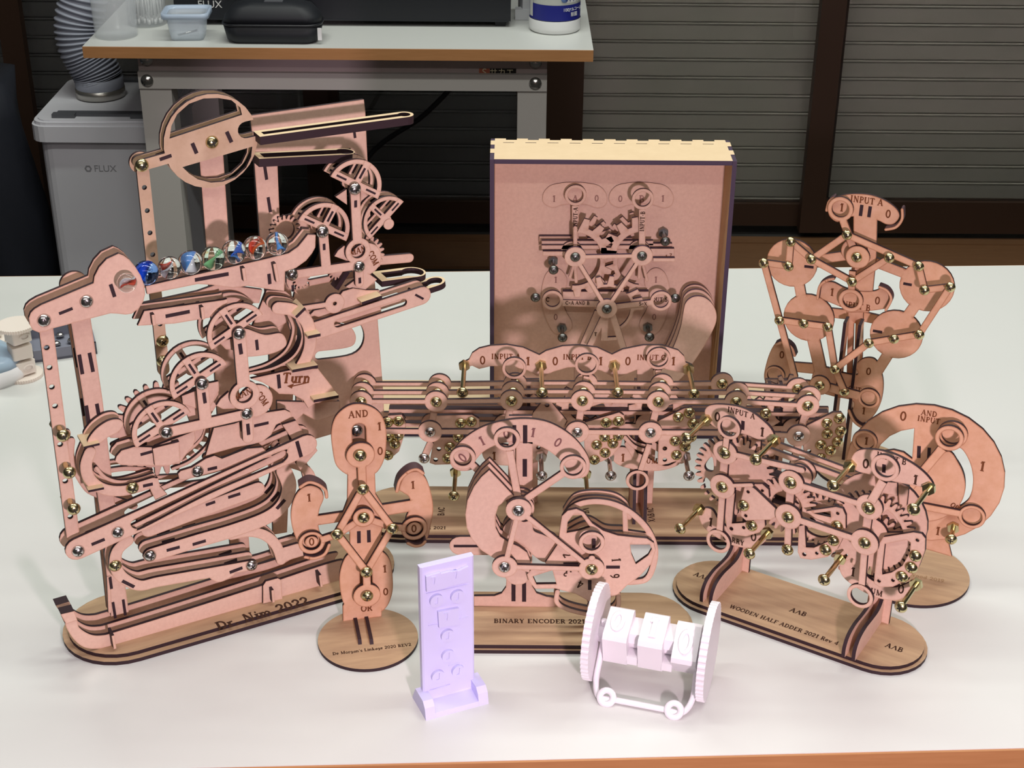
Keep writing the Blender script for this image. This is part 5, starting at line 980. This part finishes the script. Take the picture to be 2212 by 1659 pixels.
for cx, top_, w in ((1385, 760, 26), (1133, 760, 24), (1660, 800, 24)):
    a = FA.h(cx, 1118, .0072); zt_ = FA.p(cx, 900, 0).y + .03
    for k in (-.006, .004): gusset(FA, 'rib', [(-.022, .0072), (-.016, .03), (-.008, .05), (-.006, zt_), (.012, zt_), (.02, .0072)], a.x + k)
    plate(FA, 'post', [('X', [(a.x - .010, .0072), (a.x + .012, .0072), (a.x + .012, zt_), (a.x - .010, zt_)])], -.014)
# ============================================================ boxed adder
bxL, bxR, bxH, bxY = -.0222, .2085, .2855, 1.36
BX = Machine('boxed_gear_adder', 0, 0, 0, label='open-fronted upright fibreboard box holding a gear adder with A and B dials', cat='wooden machine', loc=((bxL + bxR) / 2, bxY, T), edge=mat('box_burnt_edge', (.05, .03, .06), .55))
hw = (bxR - bxL) / 2; dp = .0605; th = .0042
M_SIDE = mat('box_inner_board', (.55, .36, .18), .7, noise=(80, .3, (1, 1, 1), (.46, .29, .14)))
def fingers(n, L, depth, along0=0): pass
out = []; n = 21; step = 2 * hw / n
pts = [Vector((-hw + .004, 0)), Vector((hw - .004, 0))]
for i in range(5):           # right side fingers
    y = .006 + i * .012; x = hw if i % 2 else hw - .004; pts += [Vector((x, y)), Vector((x, min(y + .012, dp)))]
for i in range(n - 1, -1, -1): yy = dp if i % 2 == 0 else dp - .004; pts += [Vector((-hw + .004 + (2 * hw - .008) * (i + 1) / n, yy)), Vector((-hw + .004 + (2 * hw - .008) * i / n, yy))]
for i in range(4, -1, -1):
    y = .006 + i * .012; x = -hw if i % 2 else -hw + .004; pts += [Vector((x, min(y + .012, dp))), Vector((x, y))]
slits = [[Vector((-hw + .012 + i * .0213, .0475)), Vector((-hw + .0225 + i * .0213, .0475)), Vector((-hw + .0225 + i * .0213, .0488)), Vector((-hw + .012 + i * .0213, .0488))] for i in range(10)]
slab(BX, 'box_top', [pts], bxH, 4.2, holes=slits, face=CREAM)
for sx in (-1, 1):
    b = MB(); x0, x1 = (-hw, -hw + th) if sx < 0 else (hw - th, hw)
    b.box(x0, x1, 0, dp - .0005, .006, bxH - th); 
    for i in range(5):
        if i % 2 == 0: b.box(x0, x1, .006 + i * .012, min(.018 + i * .012, dp), bxH - th, bxH - .0003)
    b.box(x0, x1, 0, .006, bxH - th, bxH - .0003)
    o = b.build('box_side', [M_SIDE, BX.edge], BX.e)
    o.data.polygons.foreach_set('material_index', [1 if (abs(p.normal.y) > .5 or abs(p.normal.z) > .5 or p.normal.x * sx > .5) else 0 for p in o.data.polygons])
MB().box(-hw + th, hw - th, .002, dp - .001, .006, .006 + th).build('box_bottom', M_SIDE, BX.e)
MB().box(-hw + th, hw - th, .046, .0495, .006 + th, bxH - th).build('back_panel', BX.face, BX.e)
MB().box(-hw + .004, hw - .004, .0002, .0008, bxH - .0046, bxH - .0002).build('top_rim', BX.edge, BX.e)
base = stadium(-.150 - .085, .150, .034, .056); slab(BX, 'base_board', [base], .0057, 5.6, face=CREAM)
PB = -.046
view(1100, 360, 4.1476)
BEAN = ('S', 298, 300, 310, 230, 370, 170, 480, 145, 590, 140, 700, 148, 800, 170, 860, 225, 880, 290, 855, 350, 790, 372, 700, 345, 590, 335, 470, 345, 400, 368, 330, 345)
plate(BX, 'dial_inset', [BEAN], PB + .0014, t=1.8); plate(BX, 'dial_inset', [('S', *[c + 595 if i % 2 == 0 else c for i, c in enumerate(BEAN[1:])])], PB + .0014, t=1.8)
LB = [292, 1080, 330, 960, 400, 908, 470, 930, 520, 1010, 505, 1100, 480, 1200, 505, 1290, 560, 1390, 555, 1460, 480, 1500, 400, 1490, 330, 1370, 292, 1220]
plate(BX, 'dial_inset', [('S', *LB)], PB + .0014, t=1.8); plate(BX, 'dial_inset', [('S', *[1730 - c if i % 2 == 0 else c for i, c in enumerate(LB)])], PB + .0014, t=1.8)
MG = mat('engraved_soft_mauve', (.30, .16, .13), .9)
for x, y, s_ in ((403, 287, '1'), (785, 283, '0'), (997, 287, '0'), (1378, 285, '1'), (418, 1013, '1'), (1315, 1012, '1'), (418, 1347, '0'), (1300, 1347, '0')): text(BX, s_, x, y, 6.5, PB + .0014, m=MG)
for y0_, y1_, x0_, x1_, dd in ((625, 672, 270, 560, -.040), (665, 705, 290, 1290, -.030), (705, 740, 290, 1260, -.026), (640, 740, 700, 1100, -.036), (760, 800, 300, 600, -.022), (735, 800, 1180, 1480, -.022), (820, 850, 1290, 1485, -.018), (690, 720, 1100, 1460, -.030)):
    plate(BX, 'slider_bar', [('P', x0_, y0_, x1_, y0_, x1_, y1_, x0_, y1_)], dd, t=5)
plate(BX, 'slider_bar', [('P', 480, 1120, 1250, 1120, 1250, 1200, 480, 1200)], -.032, t=6)
text(BX, 'st7', 1430, 795, 4, -.0218)
for a in ((592, 810, -5, 88), (1190, 800, 92, 185)): plate(BX, 'toothed_sector', [('SG', a[0], a[1], 375, 4, 85, a[2], a[3], .62), ('B', a[0], a[1], a[0], a[1] - 260, 36)], -.020)
plate(BX, 'toothed_sector', [('SG', 640, 700, 300, 4, 75, 0, 75, .66)], -.034); plate(BX, 'toothed_sector', [('SG', 1180, 690, 310, 4, 75, 100, 175, .66)], -.034)
plate(BX, 'toothed_sector', [('SG', 590, 860, 340, 5, 70, -95, 20, .66), ('B', 592, 880, 600, 1030, 30), ('B', 580, 880, 545, 990, 26)], -.028); plate(BX, 'toothed_sector', [('SG', 1190, 860, 330, 5, 70, 160, 265, .66), ('B', 1170, 880, 1165, 1000, 30), ('B', 1200, 880, 1235, 1020, 26)], -.029)
plate(BX, 'toothed_sector', [('SG', 875, 1275, 320, 3, 80, 52, 118, .68), ('SG', 875, 1275, 330, 3, 80, -5, 42, .68), ('SG', 875, 1275, 245, 1, 2, -62, 10, .86), ('B', 960, 1262, 1110, 1262, 34)], -.020)
plate(BX, 'triangle_link', [('C', 592, 810, 96), ('C', 1190, 800, 96), ('C', 875, 1275, 94), ('B', 592, 810, 1190, 800, 34), ('B', 592, 810, 875, 1275, 36), ('B', 1190, 800, 875, 1275, 36)], -.008)
plate(BX, 'washer_disc', [('C', 560, 760, 96)], -.026); plate(BX, 'washer_disc', [('C', 1165, 750, 96)], -.026)
GUN = mat('dark_zinc_screw', (.20, .21, .20), .35, 1); SCR[('g', 0)] = make_screw_mesh('screw', GUN, 0); SCR[('g', .024)] = make_screw_mesh('screw', GUN, .024)
screws(BX, -.0075, 'g', 592, 810, 1190, 800, 875, 1275); screws(BX, -.02, 'g', 235, 1172, 1487, 1178)
for x, y in ((392, 838), (1380, 585), (472, 1440), (1240, 1435)): o = screw(BX, x, y, -.042, 'g', shank=.024); o.location.y -= .024
ring(BX, 595, 258, 98, 70, -.036, [('E', 592, 350, 592, 700, 62)]); ring(BX, 1198, 293, 100, 70, -.016, [('E', 1192, 385, 1190, 720, 58)])
ring(BX, 388, 1198, 95, 66, -.030, [('E', 475, 1222, 800, 1232, 62)]); ring(BX, 1360, 1205, 96, 67, -.018, [('E', 960, 1255, 1285, 1218, 52)])
text(BX, 'INPUT-A', 592, 455, 4.2, -.0358, 90, m=INK); text(BX, 'INPUT-B', 1192, 490, 4.2, -.0158, 90, m=INK); text(BX, 'C=A AND B', 612, 1220, 3.8, -.0298, m=INK); text(BX, 'S=X', 1200, 1228, 3.8, -.0178, m=INK)
text(BX, 'A', 592, 290, 7.5, PB + .0014, m=MG); text(BX, 'B', 1188, 290, 7.5, PB + .0014, m=MG)
text(BX, 'C', 345, 1190, 5, PB + .0016, m=INK); text(BX, 'OUT S', 1350, 1190, 4.5, PB + .0016, m=INK)
plate(BX, 'fan_leg', [('E', 850, 1340, 715, 1620, 52), ('E', 862, 1350, 850, 1560, 60), ('E', 925, 1330, 1040, 1680, 60), ('E', 840, 1548, 970, 1540, 34)], -.014); plate(BX, 'fan_leg', [('E', 800, 1300, 660, 1620, 70)], -.03)
text(BX, 'T', 775, 1500, 4, -.0138, m=INK)
view(1000, 260, 3.0726)
HS = [1462, 1280, 1480, 1210, 1530, 1172, 1600, 1175, 1660, 1225, 1684, 1300, 1665, 1380, 1600, 1500, 1520, 1620, 1430, 1730, 1300, 1800, 1220, 1760, 1310, 1670, 1395, 1510, 1445, 1370]
plate(BX, 'crank_handle', [('S', *HS)], -.004, ds=(-.020, -.032), )
# ============================================================ exclusive-or linkage
view(1600, 400, 3.0164)
XO = Machine('linkage_machine', 784, 1840, -22, label='tall spread linkage with four discs, INPUT A and INPUT B signs, at the back right', cat='wooden machine', face=FACE_O)
slab(XO, 'round_base', [circ((0, 0), .046, 64)], .003)
A1 = [('S', 572, 170, 600, 92, 700, 60, 830, 62, 930, 95, 1010, 150, 1035, 205, 1000, 250, 950, 255, 890, 228, 800, 214, 720, 205, 640, 240, 590, 215), ('P', 735, 200, 890, 210, 884, 460, 860, 700, 835, 830, 690, 830, 700, 650, 735, 480)]
plate(XO, 'sign_post', A1, .0, tabs=[(790, 128, 780, 200, 22), (845, 138, 835, 208, 22)])
plate(XO, 'sign_plate', [('S', 498, 700, 540, 640, 600, 632, 680, 670, 770, 690, 870, 690, 930, 668, 972, 720, 968, 790, 900, 812, 780, 822, 700, 810, 600, 772, 530, 740)], .001)
for pts in ((560, 165, 575, 110, 605, 85), (945, 290, 1010, 275, 1050, 225, 1052, 160), (500, 740, 515, 660, 560, 622, 605, 612), (905, 665, 955, 690, 980, 745, 945, 815)): plate(XO, 'stop_rim', [('L', 18, *pts)], .008, t=9, edge=EDGE_S)
ring(XO, 650, 157, 84, 56, .012, [('B', 668, 235, 755, 470, 50)]); ring(XO, 717, 752, 80, 52, .012, [('E', 722, 680, 728, 560, 44)])
plate(XO, 'washer_disc', [('C', 762, 470, 78), ], .016); plate(XO, 'washer_disc', [('C', 740, 430, 85)], .004)
text(XO, 'INPUT A', 822, 100, 6, 0, 0); text(XO, '0', 963, 187, 7.5, 0); text(XO, '1', 660, 145, 7.5, 0); text(XO, 'INPUT B', 745, 785, 6, .001); text(XO, '1', 597, 697, 7.5, .001); text(XO, '0', 893, 752, 7.5, .001)
plate(XO, 'linkage_frame', [('C', 333, 508, 166), ('C', 443, 865, 166), ('C', 1213, 660, 176), ('C', 1013, 974, 170), ('B', 375, 620, 400, 760, 68), ('B', 470, 990, 520, 1210, 84), ('B', 1140, 780, 1070, 880, 72), ('B', 975, 1080, 880, 1230, 72), ('B', 480, 490, 720, 455, 62), ('B', 840, 490, 1100, 590, 66),
   ('S', 470, 1225, 540, 1185, 650, 1220, 760, 1235, 750, 1175, 800, 1130, 870, 1132, 910, 1195, 930, 1300, 912, 1420, 860, 1510, 790, 1548, 720, 1500, 735, 1410, 600, 1375, 480, 1330)], -.006, tabs=[(415, 528, 475, 535, 18), (1060, 640, 1115, 650, 18), (862, 948, 922, 958, 18)])
plate(XO, 'sign_plate', [('S', 155, 1270, 170, 1150, 215, 1045, 270, 1030, 315, 1080, 330, 1190, 310, 1300, 230, 1350)], -.008); text(XO, '0', 270, 1105, 7.5, -.008)
ring(XO, 222, 1240, 66, 50, .004, [('E', 290, 1280, 520, 1300, 40)])
plate(XO, 'stop_rim', [('L', 20, 230, 1040, 280, 1025, 330, 1060, 350, 1110)], 0, t=9)
ring(XO, 835, 1392, 72, 52, .006, [('E', 770, 1375, 515, 1305, 62)]); plate(XO, 'washer_disc', [('C', 515, 1305, 68)], .010)
text(XO, '0', 835, 1213, 7.5, -.006); text(XO, '1', 803, 1470, 7.5, -.006); text(XO, 'OUT', 745, 1328, 5, -.006)
plate(XO, 'stop_rim', [('L', 20, 705, 1470, 740, 1540, 800, 1580, 850, 1570)], .0, t=9)
J = dict(a=(325, 370), b=(150, 508), c=(312, 530), d=(460, 485), e=(692, 325), f=(968, 475), g=(1160, 530), h=(1197, 685), i=(1365, 665), j=(725, 630), k=(252, 882), l=(410, 902), m=(568, 925), n=(835, 1030), o=(998, 1002), p=(1163, 975), q=(612, 1200), r=(675, 1345), s=(515, 1305))
for k, pr in enumerate(('de', 'eg', 'dj', 'fj', 'ad', 'ac', 'bc', 'bk', 'km', 'mq', 'qr', 'qn', 'np', 'ip', 'gh', 'hi')): plate(XO, 'link_bar', [('B', *J[pr[0]], *J[pr[1]], 44)], .012 + .0032 * (k % 3))
plate(XO, 'link_bar', [('B', 252, 882, 350, 1250, 44)], .012)
screws(XO, .022, 'b', *[c for kk in 'abcdefghijklmnopq' for c in J[kk]], size=.95); screws(XO, .0168, 'b', 756, 470); screws(XO, .013, 'b', *J['r'], *J['s'])
for x_ in (-.010, .004):
    zb = XO.p(760, 860, -.02).y; gusset(XO, 'rib', [(.02, .003), (.03, .003), (.022, .05), (.018, zb), (.003, zb), (.003, .003)], XO.p(755, 1000, -.01).x + x_)
plate(XO, 'rear_brace', [('L', 66, 560, 830, 700, 845, 800, 858, 920, 885)], -.030); plate(XO, 'rear_brace', [('P', 280, 1150, 480, 1165, 480, 1230, 280, 1210)], -.03)
plate(XO, 'rear_post', [('P', 700, 820, 800, 820, 790, 1250, 690, 1250)], -.020, holes=[('P', 738, 900, 748, 900, 738, 1230, 728, 1230)])
# ============================================================ AND dial
view(1800, 850, 3.6875)
AD = Machine('dial_machine', 610, 1440, -20, label='large ring dial machine reading AND INPUT on a round base at the right rim', cat='wooden machine', face=FACE_O)
slab(AD, 'round_base', [circ((0, 0), .050, 64)], .003)
a = AD.h(800, 1492, .003); text_flat(AD, 'Wood 2019', a.x - .006, a.y, 5, .003, m=mat('engraved_light', (.36, .22, .11), .9))
plate(AD, 'dial_plate', [('C', 722, 640, 618)], 0, holes=[('P', 345, 470, 380, 405, 450, 340, 540, 298, 645, 278, 628, 522, 560, 470, 480, 450), ('S', 905, 462, 1005, 432, 1075, 520, 1110, 640, 1108, 750, 1080, 840, 1020, 892, 1010, 885, 1045, 800, 1052, 700, 1030, 610, 975, 520)], tabs=[(684, 418, 680, 512, 28), (765, 432, 760, 530, 26)])
plate(AD, 'foot_board', [('P', 560, 1100, 910, 1150, 945, 1300, 740, 1240, 540, 1200)], -.005)
ring(AD, 925, 358, 112, 76, .024, [('E', 868, 440, 600, 760, 72)]); plate(AD, 'ring_lever', [('C', 950, 330, 118)], .012, holes=[('C', 950, 330, 84)])
ring(AD, 1105, 985, 105, 78, .008, [('E', 1010, 960, 700, 900, 60)]); plate(AD, 'ring_lever', [('C', 250, 385, 100)], .008, holes=[('C', 252, 385, 72)])
plate(AD, 'rocker_board', [('S', 900, 462, 1000, 560, 1050, 700, 1040, 820, 980, 920, 880, 990, 760, 1020, 650, 1000, 600, 850, 700, 640)], .004)
for x, y, s_, h in ((560, 180, '0', 8.5), (765, 158, 'AND', 5), (762, 210, 'INPUT', 5), (1190, 580, '1', 9), (835, 1095, '1', 8), (240, 672, '0', 8)): text(AD, s_, x, y, h, 0)
text(AD, 'OR', 970, 900, 4.5, .0045, -28); text(AD, '1', 265, 378, 7, 0)
o = screw(AD, 958, 1062, .001, 'b', shank=.020); o.location.y -= .020
